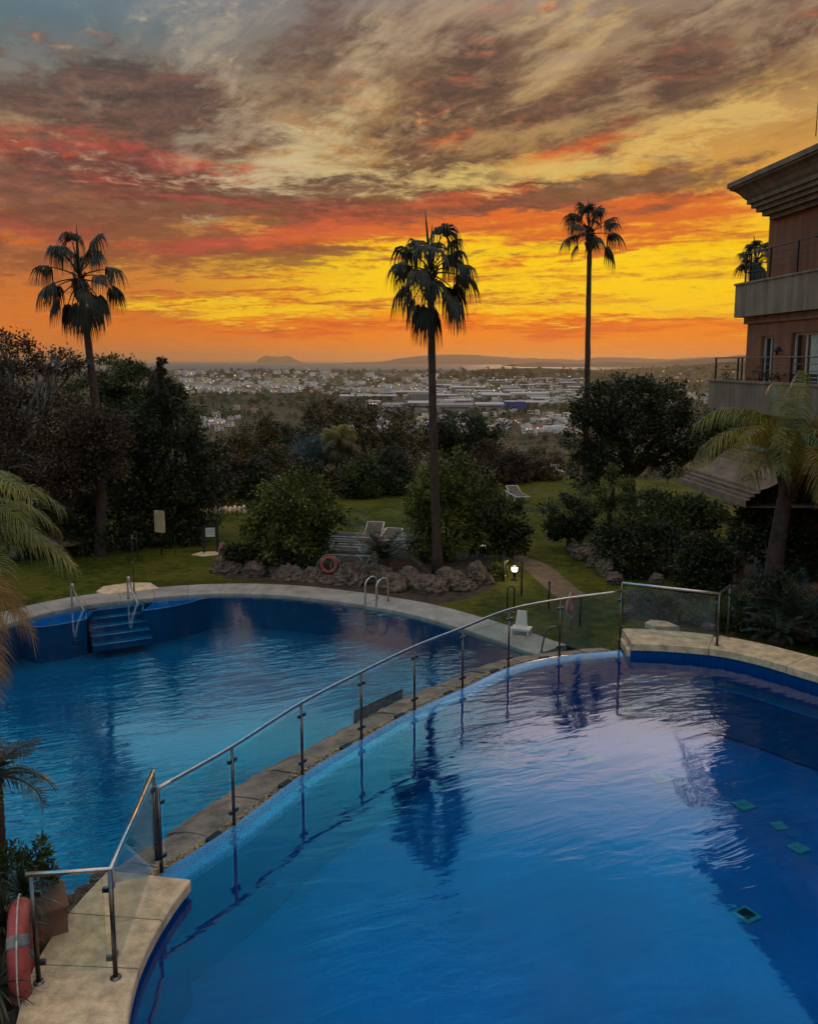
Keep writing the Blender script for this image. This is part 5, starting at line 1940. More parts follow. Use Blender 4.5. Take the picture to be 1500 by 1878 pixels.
# upright plate in the water at the dam
pa, pb = G(650, 1325, ZL_W), G(737, 1285, ZL_W)
t = thing('overflow_plate', 'grey upright metal plate standing in the water beside the curved wall', 'metal plate', pa)
d = (pb - pa)
L = d.length
d.normalize()
m = MB()
c = pa + d * L / 2
m.obox((c.x, c.y, ZL_W + .0), d * (L / 2), Vector((-d.y, d.x, 0)) * .012, (0, 0, .22))
m.build('sheet', M['strap'], t)
m = MB()
m.tube([V3(pa, ZL_W + .225), V3(pb, ZL_W + .225)], .018, 8)
for p in (pa, pb):
    m.tube([V3(p, -1.0), V3(p, ZL_W + .225)], .018, 8)
m.build('frame', M['steel'], t)

# floor inlets of the right pool
M['inlet'] = rough_mat('inlet_cover', (0.012, 0.17, 0.23), 0.6, 0.2, 8, spec=0.0)
M['inlet_dark'] = rough_mat('inlet_grate', (0.004, 0.02, 0.03), 0.7, 0.3, 8, spec=0.0)


def inlet(label, px, py, s, dark=False, rot=0.3):
    p = G(px, py, -1.44)
    t = thing('floor_inlet', label, 'pool drain', p)
    m = MB()
    m.bbox(p.x, p.y, -1.435, s, s, .03, .01, rot)
    m.build('cover', M['inlet'], t)
    m = MB()
    m.bbox(p.x, p.y, -1.417, s * (.62 if dark else .3), s * (.62 if dark else .3), .012, .004, rot)
    m.build('grate', M['inlet_dark' if dark else 'inlet'], t)


inlet('large square floor drain with a dark grate on the pool floor at lower right', 1368, 1678, .30, True, .5)
inlet('square inlet nearest the wavy edge of the building reflection', 1363, 1477, .30, False, .4)
inlet('small inlet between two larger ones under the building reflection', 1428, 1515, .22, False, .2)
inlet('square inlet farthest to the right on the pool floor', 1463, 1556, .26, False, .5)
inlet('small round-looking inlet far out in the dark reflection', 1468, 1356, .22, False, .1)
inlet('pale inlet in the lilac reflection in the middle of the right pool', 1210, 1427, .34, False, .3)
inlet('long pale inlet left of the lilac reflection', 1088, 1392, .36, False, .1)

# ------------------------------------------------------------------ lifebuoys
def torus(m, c, n_, R, r, seg=40, mi=0, a0=0, a1=2 * pi, closed=True):
    n_ = Vector(n_).normalized()
    u = n_.cross(Vector((0, 0, 1)))
    u = u.normalized() if u.length > .05 else Vector((1, 0, 0))
    v = u.cross(n_) * -1
    k = seg if closed else seg + 1
    m.tube([Vector(c) + u * R * cos(a0 + (a1 - a0) * i / seg) + v * R * sin(a0 + (a1 - a0) * i / seg) for i in range(k)], r, 12, mi, closed=closed, caps=not closed)


def buoy(label, c, n_, R=0.30, r=0.075):
    t = thing('lifebuoy', label, 'lifebuoy', Vector(c))
    m = MB()
    torus(m, c, n_, R, r)
    m.build('ring', M['coral'], t)
    for k in range(4):
        m = MB()
        a = pi / 4 + k * pi / 2
        torus(m, c, n_, R, r * 1.05, 4, 0, a - .13, a + .13, False)
        m.build('band', M['strap'], t)
    m = MB()
    nn = Vector(n_).normalized()
    u = nn.cross(Vector((0, 0, 1))).normalized()
    for k in range(4):
        a0 = pi / 4 + k * pi / 2
        pts = []
        for i in range(9):
            a = a0 + pi / 2 * i / 8
            rr = R + r + .02 + .05 * sin(pi * i / 8)
            pts.append(Vector(c) + u * rr * cos(a) + Vector((0, 0, rr * sin(a))) - Vector((0, 0, .03 * sin(pi * i / 8))))
        m.tube(pts, .008, 5)
    m.build('rope', M['rope'], t)
    return t


def stand(label, foot, top, back):
    t = thing('buoy_post', label, 'post', foot)
    m = MB()
    m.tube([foot + Vector((0, 0, -.1)), V3(foot, top)], .03, 8)
    m.build('pole', M['grey_bark'], t)
    m = MB()
    m.tube([V3(foot, top - .1), V3(foot, top - .1) + Vector(back)], .014, 6)
    m.build('hook', M['steel'], t)


bc = A(603, 1036, 24.6)
buoy('red lifebuoy hanging in front of the stacked sun loungers', bc, (0.15, -1, 0.12), 0.225, 0.062)
stand('short pale post under the red lifebuoy by the boulders', V3(bc + Vector((.06, .10, 0)), Z_LAWN), bc.z + .22, (0, -.08, 0))
bc = A(408, 1007, 28.2)
buoy('small orange lifebuoy edge on beside the framed notice board', bc, (1, -0.25, 0), 0.17, 0.055)
stand('thin post carrying the edge on lifebuoy', V3(bc + Vector((-.10, .02, 0)), Z_LAWN), bc.z + .2, (.1, 0, 0))
bc = A(1046, 1108, 19.6)
buoy('faded coral lifebuoy seen narrow over the curved handrail', bc, (0.9, -0.5, 0), 0.20, 0.055)
bp_ = V3(bc + Vector((.05, .09, 0)), Z_LAWN)
stand('dark post behind the faded coral lifebuoy', bp_, bc.z + .16, (0, -.06, 0))
# near one hangs on the left fence post
bc = A(40, 1742, 7.45)
buoy('big coral lifebuoy with rope hanging edge on at the near left fence post', bc, (0.93, 0.37, 0), 0.38, 0.10)
t = thing('buoy_post', 'short post behind the big coral lifebuoy', 'post', V3(bc + Vector((-.16, .1, 0)), -.4))
m = MB()
m.tube([V3(bc + Vector((-.16, .1, 0)), -.45), V3(bc + Vector((-.16, .1, 0)), bc.z + .4)], .03, 8)
m.build('pole', M['grey_bark'], t)
m = MB()
m.tube([V3(bc + Vector((-.16, .1, 0)), bc.z + .22), bc + Vector((0.0, .04, .24))], .012, 6)
m.build('hook', M['steel'], t)
m = MB()
rgr = random.Random(4)
for k in range(7):
    pts = [bc + Vector((.05 + .1 * rgr.random(), -.06 + .1 * rgr.random(), -.28 - .1 * j + rgr.uniform(-.03, .03))) + Vector((rgr.uniform(-.05, .05), rgr.uniform(-.05, .05), 0)) for j in range(6)]
    m.tube(catmull(pts, 4), .009, 5)
tag(m.build('rope_bundle', M['rope'], None, bc + Vector((.1, 0, -.6))), 'tangled pale rope hanging below the big coral lifebuoy', 'rope')

# ------------------------------------------------------------------ boulders
def boulder(px, py, Y, rx, ry, seed, label, group=None, z=None):
    rg = random.Random(seed)
    c = A(px, py, Y)
    s = Y / ray(px, py).y / F_PX * 1.08
    bm = bmesh.new()
    bmesh.ops.create_icosphere(bm, subdivisions=4, radius=1.0)
    off = Vector((seed * 3.7, seed * 1.3, 0))
    for v in bm.verts:
        n0 = v.co.copy()
        k = 1 + 0.34 * mnoise.noise(n0 * 1.1 + off) - 0.42 * abs(mnoise.noise(n0 * 2.2 + off)) + 0.24 * abs(mnoise.noise(n0 * 4.6 + off)) + 0.14 * mnoise.noise(n0 * 9.0 + off) + .07 * mnoise.noise(n0 * 18 + off) + .1
        pit = mnoise.noise(n0 * 4.0 + off * 2)
        if pit > 0.25:
            k -= (pit - 0.25) * 0.5
        v.co = Vector((n0.x * rx * s * k, n0.y * (rx + ry) / 2 * s * k, n0.z * ry * s * k * 1.05))
    me = bpy.data.meshes.new('boulder')
    bm.to_mesh(me)
    bm.free()
    me.materials.append(M['rock'])
    o = link('boulder', me, None, c)
    tag(o, label, 'boulder', group)


BL = [(418, 1040, 26.0, 26, 20, 'leftmost big boulder of the rock edging behind the left pool'), (468, 1045, 25.6, 20, 18, 'boulder right of the leftmost one, half under low shrubs'), (532, 1056, 25.2, 26, 20, 'dark rounded boulder below the big round bush'),
      (572, 1058, 25.0, 18, 20, 'boulder just left of the red lifebuoy'), (601, 1066, 24.8, 16, 14, 'boulder directly beneath the red lifebuoy'), (645, 1062, 24.6, 28, 26, 'pale pitted boulder right of the red lifebuoy'),
      (692, 1050, 24.8, 22, 18, 'boulder behind the pool ladder'), (720, 1074, 24.0, 26, 22, 'dark boulder right of the pool ladder'), (748, 1058, 24.4, 20, 18, 'boulder under the cycad, left of the middle palm trunk'),
      (785, 1080, 23.8, 32, 24, 'largest reddish boulder at the foot of the middle palm'), (826, 1062, 24.2, 24, 20, 'boulder right of the middle palm foot'), (846, 1074, 24.0, 22, 18, 'pale boulder two to the right of the middle palm foot'),
      (874, 1056, 24.6, 16, 24, 'upright boulder lit by the garden lamp'), (894, 1062, 24.6, 10, 14, 'small boulder nearest the garden lamp'),
      (510, 1046, 25.6, 16, 13, 'small boulder between the round bush and the dark rounded boulder'), (665, 1040, 25.4, 18, 13, 'flat boulder below the sun loungers')]
for i, (px, py, Y, rx, ry, lb_) in enumerate(BL):
    boulder(px, py + 5, Y - .55, rx, ry, i + 1, lb_)
for i, (px, py, Y, rx, ry) in enumerate([(1068, 1018, 27, 16, 12), (1092, 1028, 26, 14, 14), (1110, 1045, 25, 14, 16), (1055, 1005, 28, 12, 9), (1125, 1062, 24, 14, 12), (1080, 1008, 28, 14, 9), (1204, 1065, 22.5, 12, 10), (1250, 1110, 20.5, 12, 10), (1150, 1120, 20.5, 10, 9), (1300, 1150, 18.9, 10, 7)]):
    boulder(px, py, Y, rx, ry, i + 40, 'small pale stone in the rock border of the right hand planting', 'stones in the right hand planting')
for i, (px, py, Y, rx, ry) in enumerate([(132, 1668, 8.6, 22, 20), (160, 1640, 8.9, 18, 14), (186, 1612, 9.2, 16, 11), (120, 1700, 8.3, 16, 16)]):
    boulder(px, py, Y, rx, ry, i + 60, 'rough edging stone between the near deck and the left pool', 'edging stones at the near deck')
# terracotta planter
t = thing('planter', 'square terracotta planter with rounded rim at the near left of the deck', 'planter', near(95, 1760, 8.0))
m = MB()
pc_ = near(92, 1690, 8.05)
m.bbox(pc_.x - .12, pc_.y + .1, pc_.z - .12, .46, .46, .56, .02, .5)
m.build('body', M['terracotta'], t)
m = MB()
m.bbox(pc_.x - .12, pc_.y + .1, pc_.z + .175, .50, .50, .05, .012, .5)
m.build('rim', M['terracotta'], t)

# ------------------------------------------------------------------ signs
def sign_mat(name, base, ink, rows, bs_=(0.5, 1.0)):
    pass


t = thing('notice_board', 'cream rules board on a thin pole in front of the dark conifer', 'sign', G(297, 1018, Z_LAWN))
sp = G(297, 1018, Z_LAWN)
m = MB()
zt_ = A(297, 936, sp.y).z
zb_ = A(297, 976, sp.y).z
m.tube([sp, V3(sp, zt_ - .05)], .02, 8)
m.build('pole', M['steel'], t)
M['cream'] = rough_mat('sign_cream', (0.44, 0.33, 0.18), 0.6, 0.12, 5)
M['ink'] = rough_mat('sign_ink', (0.20, 0.115, 0.05), 0.7, 0.1, 5)
dx = Vector((0.96, -0.28, 0))
nx_ = Vector((-0.28, -0.96, 0))
m = MB()
c = V3(sp, (zt_ + zb_) / 2) + nx_ * .035
hw, hh = .20, (zt_ - zb_) / 2
m.obox(c, dx * hw, nx_ * .008, (0, 0, hh))
bo = m.build('board', M['cream'], t)
m = MB()
rgs = random.Random(9)
# rows of small unreadable rule text and pictograms
for col in range(2):
    for r in range(11):
        zz = c.z + hh * .70 - r * hh * 1.55 / 11
        x0 = -hw * .82 + col * hw * .88
        m.obox(c + dx * (x0 + .018) + nx_ * .0095 + Vector((0, 0, zz - c.z)), dx * .014, nx_ * .001, (0, 0, .013))
        wl_ = rgs.uniform(.035, .055)
        m.obox(c + dx * (x0 + .045 + wl_) + nx_ * .0095 + Vector((0, 0, zz - c.z)), dx * wl_, nx_ * .001, (0, 0, .006))
m.obox(c + nx_ * .0095 + Vector((0, 0, hh * .88)), dx * .03, nx_ * .001, (0, 0, .022))
m.build('lettering', M['ink'], bo)
t = thing('framed_board', 'small white notice between two dark posts on the lawn', 'sign', G(387, 1014, Z_LAWN))
gp = [G(375, 1014, Z_LAWN), G(400, 1013, Z_LAWN)]
zt_ = A(387, 964, gp[0].y).z
for p in gp:
    m = MB()
    m.obox((p.x, p.y, (zt_ + Z_LAWN) / 2), (.035, 0, 0), (0, .035, 0), (0, 0, (zt_ - Z_LAWN) / 2))
    m.build('post', M['black_metal'], t)
m = MB()
c = (gp[0] + gp[1]) / 2
m.obox((c.x, c.y, zt_ - .02), (gp[1] - gp[0]) * .5 + Vector((-.04, 0, 0)), (0, .03, 0), (0, 0, .03))
m.build('crossbar', M['black_metal'], t)
m = MB()
m.obox((c.x, c.y - .02, zt_ - .24), (gp[1] - gp[0]) * .33, (0, .008, 0), (0, 0, .16))
m.build('notice', M['white'], t)
m = MB()
for r in range(4):
    m.obox((c.x, c.y - .03, zt_ - .15 - r * .055), (gp[1] - gp[0]) * .26, (0, .002, 0), (0, 0, .008))
m.build('lettering', M['strap'], t)

# ------------------------------------------------------------------ garden lamps and poles
def bollard(label, foot, lit, h=.72):
    t = thing('garden_lamp', label, 'garden lamp', foot)
    m = MB()
    m.lathe([(.09, 0), (.09, .02), (.045, .03), (.045, h * .55), (.07, h * .58), (.07, h * .60)], foot, 14)
    m.build('post', M['black_metal'], t)
    m = MB()
    m.lathe([(.06, h * .60), (.085, h * .66), (.09, h * .9), (.0, h * .91)], foot, 14)
    g = m.build('globe', lit, t)
    m = MB()
    m.lathe([(.0, h), (.05, h * .99), (.105, h * .93), (.105, h * .915), (0, h * .912)], foot, 14)
    m.build('cap', M['black_metal'], t)
    return t


M['lamp_on'] = emit_mat('lamp_glow', (1.0, 0.93, 0.72, 1), 9.0)
M['lamp_dim'] = emit_mat('lamp_dim_glow', (0.85, 0.9, 1.0, 1), 1.1)
lf = G(943, 1064, Z_LAWN)
lz = A(943, 1043, lf.y).z - Z_LAWN
lamp_t = bollard('lit garden lamp with a white globe beside the path', lf, M['lamp_on'], lz * 1.28)
pl_ = bpy.data.lights.new('garden_lamp_light', 'POINT')
pl_.energy = 16.0
pl_.color = (1.0, 0.90, 0.62)
pl_.shadow_soft_size = 0.12
po = bpy.data.objects.new('garden_lamp_light', pl_)
COL.objects.link(po)
po.parent = lamp_t
po.location = (0, -0.02, lz * 1.28 + .08)
l2 = V3(A(885, 1000, 27.6), Z_LAWN)
bollard('dim white garden lamp among the stems of the dark bush', l2, M['lamp_dim'], (A(885, 999, 27.6).z - Z_LAWN) * 1.25)


def pole(label, px, py0, py1, r=.028, mat='black_metal', Y=None):
    f = G(px, py1, Z_LAWN)
    t = thing('pole', label, 'pole', f)
    m = MB()
    zt = A(px, py0, f.y).z
    m.tube([f, V3(f, zt)], r, 8)
    m.build('shaft', M[mat], t)
    m = MB()
    m.lathe([(0, zt - f.z + .03), (r * .9, zt - f.z + .02), (r * 1.2, zt - f.z), (r * 1.2, zt - f.z - .03)], f, 8)
    m.lathe([(r * 2.2, 0), (r * 2.2, .015), (0, .02)], f, 8)
    m.build('cap', M[mat], t)


pole('dark pole right of the lit garden lamp', 956, 1032, 1092)
pole('dark pole left of the lit garden lamp in front of the bush', 923, 1012, 1066)
pole('dark pole in the grass between the lamp and the coral lifebuoy', 1006, 1068, 1118)
pole('dark pole behind the glass fence right of the coral lifebuoy', 1063, 1098, 1148)
pole('thin dark stake in the dark bush left of the shower', 253, 980, 1028, .015)
pole('thin dark stake right of the rules board', 322, 982, 1016, .013)

# white plastic seat on the far coping
t = thing('plastic_chair', 'low white plastic seat on the coping behind the curved handrail', 'chair', G(955, 1160, ZL_C))
cp = G(955, 1161, ZL_C)
fx, fy = Vector((.92, -.38, 0)), Vector((.38, .92, 0))
m = MB()
m.add([cp - fx * .19 + fy * .12 + Vector((0, 0, .10)), cp + fx * .13 + fy * .12 + Vector((0, 0, .10)), cp + fx * .08 + fy * .2 + Vector((0, 0, .50)), cp - fx * .15 + fy * .2 + Vector((0, 0, .50)),
       cp - fx * .19 + fy * .16 + Vector((0, 0, .10)), cp + fx * .13 + fy * .16 + Vector((0, 0, .10)), cp + fx * .08 + fy * .24 + Vector((0, 0, .50)), cp - fx * .15 + fy * .24 + Vector((0, 0, .50))],
      [(0, 1, 2, 3), (7, 6, 5, 4), (0, 4, 5, 1), (1, 5, 6, 2), (2, 6, 7, 3), (3, 7, 4, 0)])
m.build('backrest', M['white'], t)
m = MB()
m.obox(cp + fx * .02 - fy * .03 + Vector((0, 0, .14)), fx * .24, fy * .16, (0, 0, .02))
m.build('seat', M['white'], t)
for sx, sy in ((-1, -1), (1, -1), (-1, 1), (1, 1)):
    m = MB()
    m.obox(cp + fx * (.02 + .2 * sx) + fy * (-.03 + .13 * sy) + Vector((0, 0, .06)), fx * .02, fy * .02, (0, 0, .06))
    m.build('leg', M['white'], t)

# ------------------------------------------------------------------ sun loungers
def lounger(label, raise_=0.0, vleg=True, mat='white'):
    t = thing('sun_lounger', label, 'sun lounger', (0, 0, 0), 'stacked sun loungers on the lawn')
    m = MB()
    for s_ in (-1, 1):
        m.tube(catmull([(-.95, .31 * s_, .30), (-.5, .31 * s_, .30), (.4, .31 * s_, .30), (.95, .31 * s_, .32)], 4), .022, 8)
    for x in (-.95, .95):
        m.tube([(x, -.31, .30), (x, .31, .30)], .022, 8)
    m.build('frame', M[mat], t)
    m = MB()
    for k in range(11):
        x = -.9 + .105 * k
        m.bbox(x, 0, .315, .085, .6, .014, .004)
    m.build('seat', M['fabric'], t)
    m = MB()
    c_, s2 = cos(radians(raise_)), sin(radians(raise_))
    def tr(x, y, z):
        return (.28 + x * c_ - z * s2, y, .315 + x * s2 + z * c_)
    for s_ in (-1, 1):
        m.tube([tr(0, .29 * s_, 0), tr(.66, .29 * s_, 0)], .02, 8)
    m.tube([tr(.66, -.29, 0), tr(.66, .29, 0)], .02, 8)
    for k in range(6):
        x = .06 + .105 * k
        m.add([tr(x, -.28, .01), tr(x + .085, -.28, .01), tr(x + .085, .28, .01), tr(x, .28, .01)], [(0, 1, 2, 3)], 1)
    m.build('backrest', [M[mat], M['fabric']], t)
    for sx in (-1, 1):
        for s_ in (-1, 1):
            m = MB()
            m.tube([(sx * .78, .30 * s_, .29), (sx * .62, .30 * s_, .02), (sx * .40, .30 * s_, .29)], .018, 7)
            m.build('leg', M[mat], t)
    return t


base1 = V3(A(642, 1030, 26.2), Z_LAWN + .12)
lo0 = lounger('lowest white sun lounger of the left stack with open V legs')
lo0.location = base1
lo0.rotation_euler = (0, 0, -.25)
names = ['second from the ground', 'third from the ground', 'fourth from the ground', 'fifth from the ground', 'topmost']
for k, nm in enumerate(names):
    dup(lo0, base1 + Vector((RNG.uniform(-.06, .06) - .1, RNG.uniform(-.04, .04), .30 + .078 * k)), -.25 + RNG.uniform(-.05, .05), 'white sun lounger of the left stack, ' + nm)
base2 = V3(A(716, 1010, 27.2), Z_LAWN + .12)
for k, nm in enumerate(['lowest', 'second from the ground', 'third from the ground', 'fourth from the ground']):
    dup(lo0, base2 + Vector((RNG.uniform(-.05, .05), RNG.uniform(-.04, .04), .02 + .085 * k)), .15 + RNG.uniform(-.05, .05), 'white sun lounger of the right stack behind the cycad, ' + nm)
t = lounger('white sun lounger with raised back on top of the stacks', 24)
t.location = V3(A(682, 985, 27.2), Z_LAWN + .50)
t.rotation_euler = (0, 0, 1.45)
t = lounger('white sun lounger with half raised back over the cycad', 14)
t.location = V3(A(712, 990, 27.4), Z_LAWN + .34)
t.rotation_euler = (0, 0, 1.35)
t = lounger('single white sun lounger standing on the far right lawn', 22)
t.location = on_lawn(948, 39.0)
t.rotation_euler = (0, 0, 1.75)
del t['group']
# thatched parasol in the dark trees
tp_ = A(112, 962, 28.0)
t = thing('thatched_parasol', 'straw thatched parasol in the shade of the left trees', 'parasol', V3(tp_, Z_LAWN))
m = MB()
prof = [(.02, .05), (.35, -.14), (.75, -.34), (1.1, -.52), (1.12, -.58), (.6, -.42), (.02, -.1)]
m.lathe(prof, tp_, 26)
for k in range(260):
    a = RNG.uniform(0, 2 * pi)
    r_ = RNG.uniform(.3, 1.06)
    b = tp_ + Vector((cos(a) * r_, sin(a) * r_, .03 - .5 * r_))
    m.tube([b, b + Vector((cos(a) * .16, sin(a) * .16, -.11))], [.012, .004], 4)
m.build('thatch', M['thatch'], t)
m = MB()
m.tube([V3(tp_, Z_LAWN), V3(tp_, tp_.z)], .045, 8)
m.build('pole', M['bark'], t)
# stone edging along the far lawn
for i, (x0, x1, y) in enumerate([(352, 398, 943), (402, 452, 940)]):
    a, b = V3(A(x0, y, 35.4), Z_LAWN), V3(A(x1, y, 35.6), Z_LAWN)
    m = MB()
    d = b - a
    n8 = 6
    for k in range(n8):
        c = a + d * ((k + .5) / n8)
        m.ico((c.x, c.y, Z_LAWN + .12), (d.length / n8 * .56, .22, .2 + .05 * (k % 2)), 2, .06, RNG, 0, True)
    tag(m.build('stone_edging', M['travertine'], None, a), ['left', 'right'][i] + ' length of pale stone edging at the far end of the lawn', 'stone edging')
# canopy and sign beyond the right lawn
cpx = V3(A(1003, 890, 47.5), -.6)
t = thing('shade_canopy', 'pale shade canopy at the far end of the right lawn', 'canopy', cpx)
m = MB()
w_, d_ = 1.7, 1.2
rows = []
for j in range(5):
    y = -d_ / 2 + d_ * j / 4
    rows.append([cpx + Vector((-w_ / 2 + w_ * i / 8, y, .55 + .28 * sin(pi * i / 8) * (0.6 + .4 * sin(pi * j / 4)))) for i in range(9)])
m.loops(rows, closed=False, smooth=True)
m.build('cloth', M['white'], t)
for sx in (-1, 1):
    for sy in (-1, 1):
        m = MB()
        p = cpx + Vector((sx * w_ / 2, sy * d_ / 2, 0))
        m.tube([p, p + Vector((0, 0, .56))], .02, 6)
        m.build('post', M['steel'], t)
spx = V3(A(1003, 870, 48), -.7)
t = thing('sign_post', 'small white sign plates on a thin pole beyond the right lawn', 'sign', spx)
m = MB()
zt_ = A(1003, 845, 48).z
m.tube([spx, V3(spx, zt_)], .025, 6)
m.build('pole', M['black_metal'], t)
m = MB()
for dx0, zz, w_ in ((-.0, zt_ - .1, .10), (.0, zt_ - .5, .10), (.42, zt_ - .28, .26)):
    m.obox((spx.x + dx0, spx.y - .04, zz), (w_, 0, 0), (0, .008, 0), (0, 0, .11))
m.build('plate', M['white'], t)

# ------------------------------------------------------------------ the valley: where a line of sight meets the terrain
def T(px, py):
    r = ray(px, py)
    y = 60.0
    while y < 9000:
        z = EYE + r.z * y / r.y
        x = r.x * y / r.y
        if z < H(x, y):
            return Vector((x, y, H(x, y)))
        y *= 1.012
    return Vector((r.x * 9000 / r.y, 9000, -100))


TR = random.Random(77)
for nm, c in dict(house_white=(0.58, 0.50, 0.45), house_cream=(0.52, 0.40, 0.28), house_pink=(0.40, 0.26, 0.20), shed_grey=(0.24, 0.20, 0.18), shed_white=(0.38, 0.335, 0.31), shed_blue=(0.03, 0.08, 0.26), roof_tile=(0.16, 0.075, 0.045), roof_flat=(0.36, 0.32, 0.30)).items():
    M[nm] = rough_mat(nm, c, 0.85, 0.15, 0.15, wco=True)
M['pane_dark'] = rough_mat('dark_panes', (0.02, 0.02, 0.024), 0.3, 0.2, 1)
M['pane_lit'] = emit_mat('lit_panes', (1.0, 0.72, 0.36, 1), 1.3)


def house_parts(w, d, h, kind, rg, lit=0.12):
    """wall, roof and window panes of a far house, base at the origin"""
    wl, rf, wd, lt = MB(), MB(), MB(), MB()
    wl.box(0, 0, h / 2 - 1, w, d, h + 2)
    if kind == 'gable':
        e = h
        rf.add([(-w / 2 - .4, -d / 2 - .4, e), (w / 2 + .4, -d / 2 - .4, e), (w / 2 + .4, d / 2 + .4, e), (-w / 2 - .4, d / 2 + .4, e), (-w / 2 + d * .3, 0, e + d * .22), (w / 2 - d * .3, 0, e + d * .22)],
               [(0, 1, 5, 4), (2, 3, 4, 5), (1, 2, 5), (3, 0, 4), (3, 2, 1, 0)])
    elif kind == 'shed':
        rf.add([(-w / 2 - .3, -d / 2 - .3, h), (w / 2 + .3, -d / 2 - .3, h), (w / 2 + .3, d / 2 + .3, h), (-w / 2 - .3, d / 2 + .3, h), (-w / 2 - .3, 0, h + d * .09), (w / 2 + .3, 0, h + d * .09)],
               [(0, 1, 5, 4), (2, 3, 4, 5), (1, 2, 5), (3, 0, 4), (3, 2, 1, 0)])
    else:
        rf.box(0, 0, h + .02 + .2, w + .3, d + .3, .4)
        rf.box(w * rg.uniform(-.25, .25), d * .1, h + 1.3, w * .25, d * .3, 1.8)
    st = max(1, int(h / 3.2))
    if kind == 'shed':
        wd.box(0, -d / 2 - .06, h * .62, w * .8, .1, h * .16)
        wd.box(-w * .25, -d / 2 - .06, h * .2, w * .12, .1, h * .4)
    else:
        n = max(2, int(w / 3.4))
        for s_ in range(st):
            for k in range(n):
                x = -w / 2 + w * (k + .5) / n
                t = lt if rg.random() < lit else wd
                t.box(x, -d / 2 - .06, 1.7 + 3.1 * s_, w / n * .42, .1, 1.5)
    return wl, rf, wd, lt


def far_house(label, w, d, h, kind, wall_m, roof_m, seed, group=None, lit=0.12, cat='house', name='house'):
    rg = random.Random(seed)
    t = thing(name, label, cat, (0, 0, 0), group)
    wl, rf, wd, lt = house_parts(w, d, h, kind, rg, lit)
    wl.build('wall', M[wall_m], t)
    rf.build('roof', M[roof_m], t)
    if wd.v:
        wd.build('glazing', M['pane_dark'], t)
    if lt.v:
        lt.build('lit_glazing', M['pane_lit'], t)
    return t


GRP_H = 'white houses of the distant town'
LAB_H = 'small pale house among the many of the distant town in the valley'
protos = []
for i in range(9):
    kind = ['flat', 'gable', 'flat', 'flat', 'gable'][i % 5]
    protos.append(far_house(LAB_H, [11, 14, 18, 12, 16, 22, 10, 15, 28][i], [9, 10, 11, 9, 12, 11, 9, 10, 12][i], [6, 6.4, 9.5, 7, 6.4, 12.6, 6.4, 9.5, 12.6][i], kind, ['house_white', 'house_cream', 'house_white', 'house_white', 'house_pink', 'house_cream', 'house_white', 'house_white', 'house_white'][i], 'roof_tile' if kind == 'gable' else 'roof_flat', i, GRP_H))
used = [False] * len(protos)


def place(proto, k, p, rz, sc=1.0, flags=None, **kw):
    if not flags[k]:
        flags[k] = True
        proto[k].location = p
        proto[k].rotation_euler = (0, 0, rz)
        proto[k].scale = (sc,) * 3
        return proto[k]
    return dup(proto[k], p, rz, scale=sc, **kw)


spots = []
def scatter(n, x0, x1, y0, y1, gap=4.0, avoid=()):
    out, tries = [], 0
    while len(out) < n and tries < n * 40:
        tries += 1
        px, py = TR.uniform(x0, x1), TR.uniform(y0, y1)
        if any(a <= px <= b and c <= py <= d for a, b, c, d in avoid):
            continue
        if all(abs(px - a) > gap or abs(py - b) > gap * .4 for a, b in spots):
            spots.append((px, py))
            out.append(T(px, py))
    return out


for p in scatter(96, 326, 560, 684, 722, 4.2, [(495, 552, 686, 712)]):
    place(protos, TR.randrange(9), p, TR.uniform(-.5, .5), TR.uniform(1.0, 1.8) * (0.6 + p.y / 6000), used)
for p in scatter(48, 560, 800, 688, 726, 5.0):
    place(protos, TR.randrange(9), p, TR.uniform(-.5, .5), TR.uniform(1.0, 1.8) * (0.6 + p.y / 7000), used)
for p in scatter(16, 366, 470, 748, 790, 7.0):
    place(protos, TR.choice([0, 1, 3, 6, 7]), p, TR.uniform(-.4, .4), TR.uniform(.8, 1.2), used)
for p in scatter(20, 900, 1050, 764, 802, 7.0):
    place(protos, TR.choice([0, 1, 3, 4, 6]), p, TR.uniform(-.4, .4), TR.uniform(.8, 1.2), used)
for p in scatter(26, 1190, 1345, 676, 748, 6.0):
    place(protos, TR.randrange(8), p, TR.uniform(-.5, .5), TR.uniform(.9, 1.3), used)
# sheds of the industrial estate
LAB_S = 'long low pale shed among the others of the industrial estate in the valley'
GRP_S = 'sheds of the industrial estate'
sheds = [far_house(LAB_S, w, d, h, 'shed', wm, rm, 30 + i, GRP_S, 0, 'warehouse', 'warehouse') for i, (w, d, h, wm, rm) in enumerate([(60, 30, 9, 'shed_grey', 'shed_white'), (40, 28, 8, 'shed_white', 'shed_grey'), (85, 34, 10, 'shed_grey', 'shed_white'), (50, 26, 9, 'house_cream', 'shed_grey')])]
used_s = [False] * 4
for p in scatter(58, 800, 1068, 697, 746, 9.0, [(915, 962, 728, 760)]):
    place(sheds, TR.randrange(4), p, TR.uniform(-.12, .12), TR.uniform(.8, 1.3), used_s)
for p in scatter(14, 640, 800, 716, 736, 9.0):
    place(sheds, TR.randrange(4), p, TR.uniform(-.12, .12), TR.uniform(.8, 1.2), used_s)


def front_shed(label, x0, x1, ytop, ybot, wm, rm, kind='shed', depth=40):
    p = T((x0 + x1) / 2, ybot)
    s = p.y / ray((x0 + x1) / 2, ybot).y / F_PX
    t = far_house(label, (x1 - x0) * s, depth, (ybot - ytop) * s, kind, wm, rm, int(x0), None, 0, 'warehouse', 'warehouse')
    t.location = p
    return t


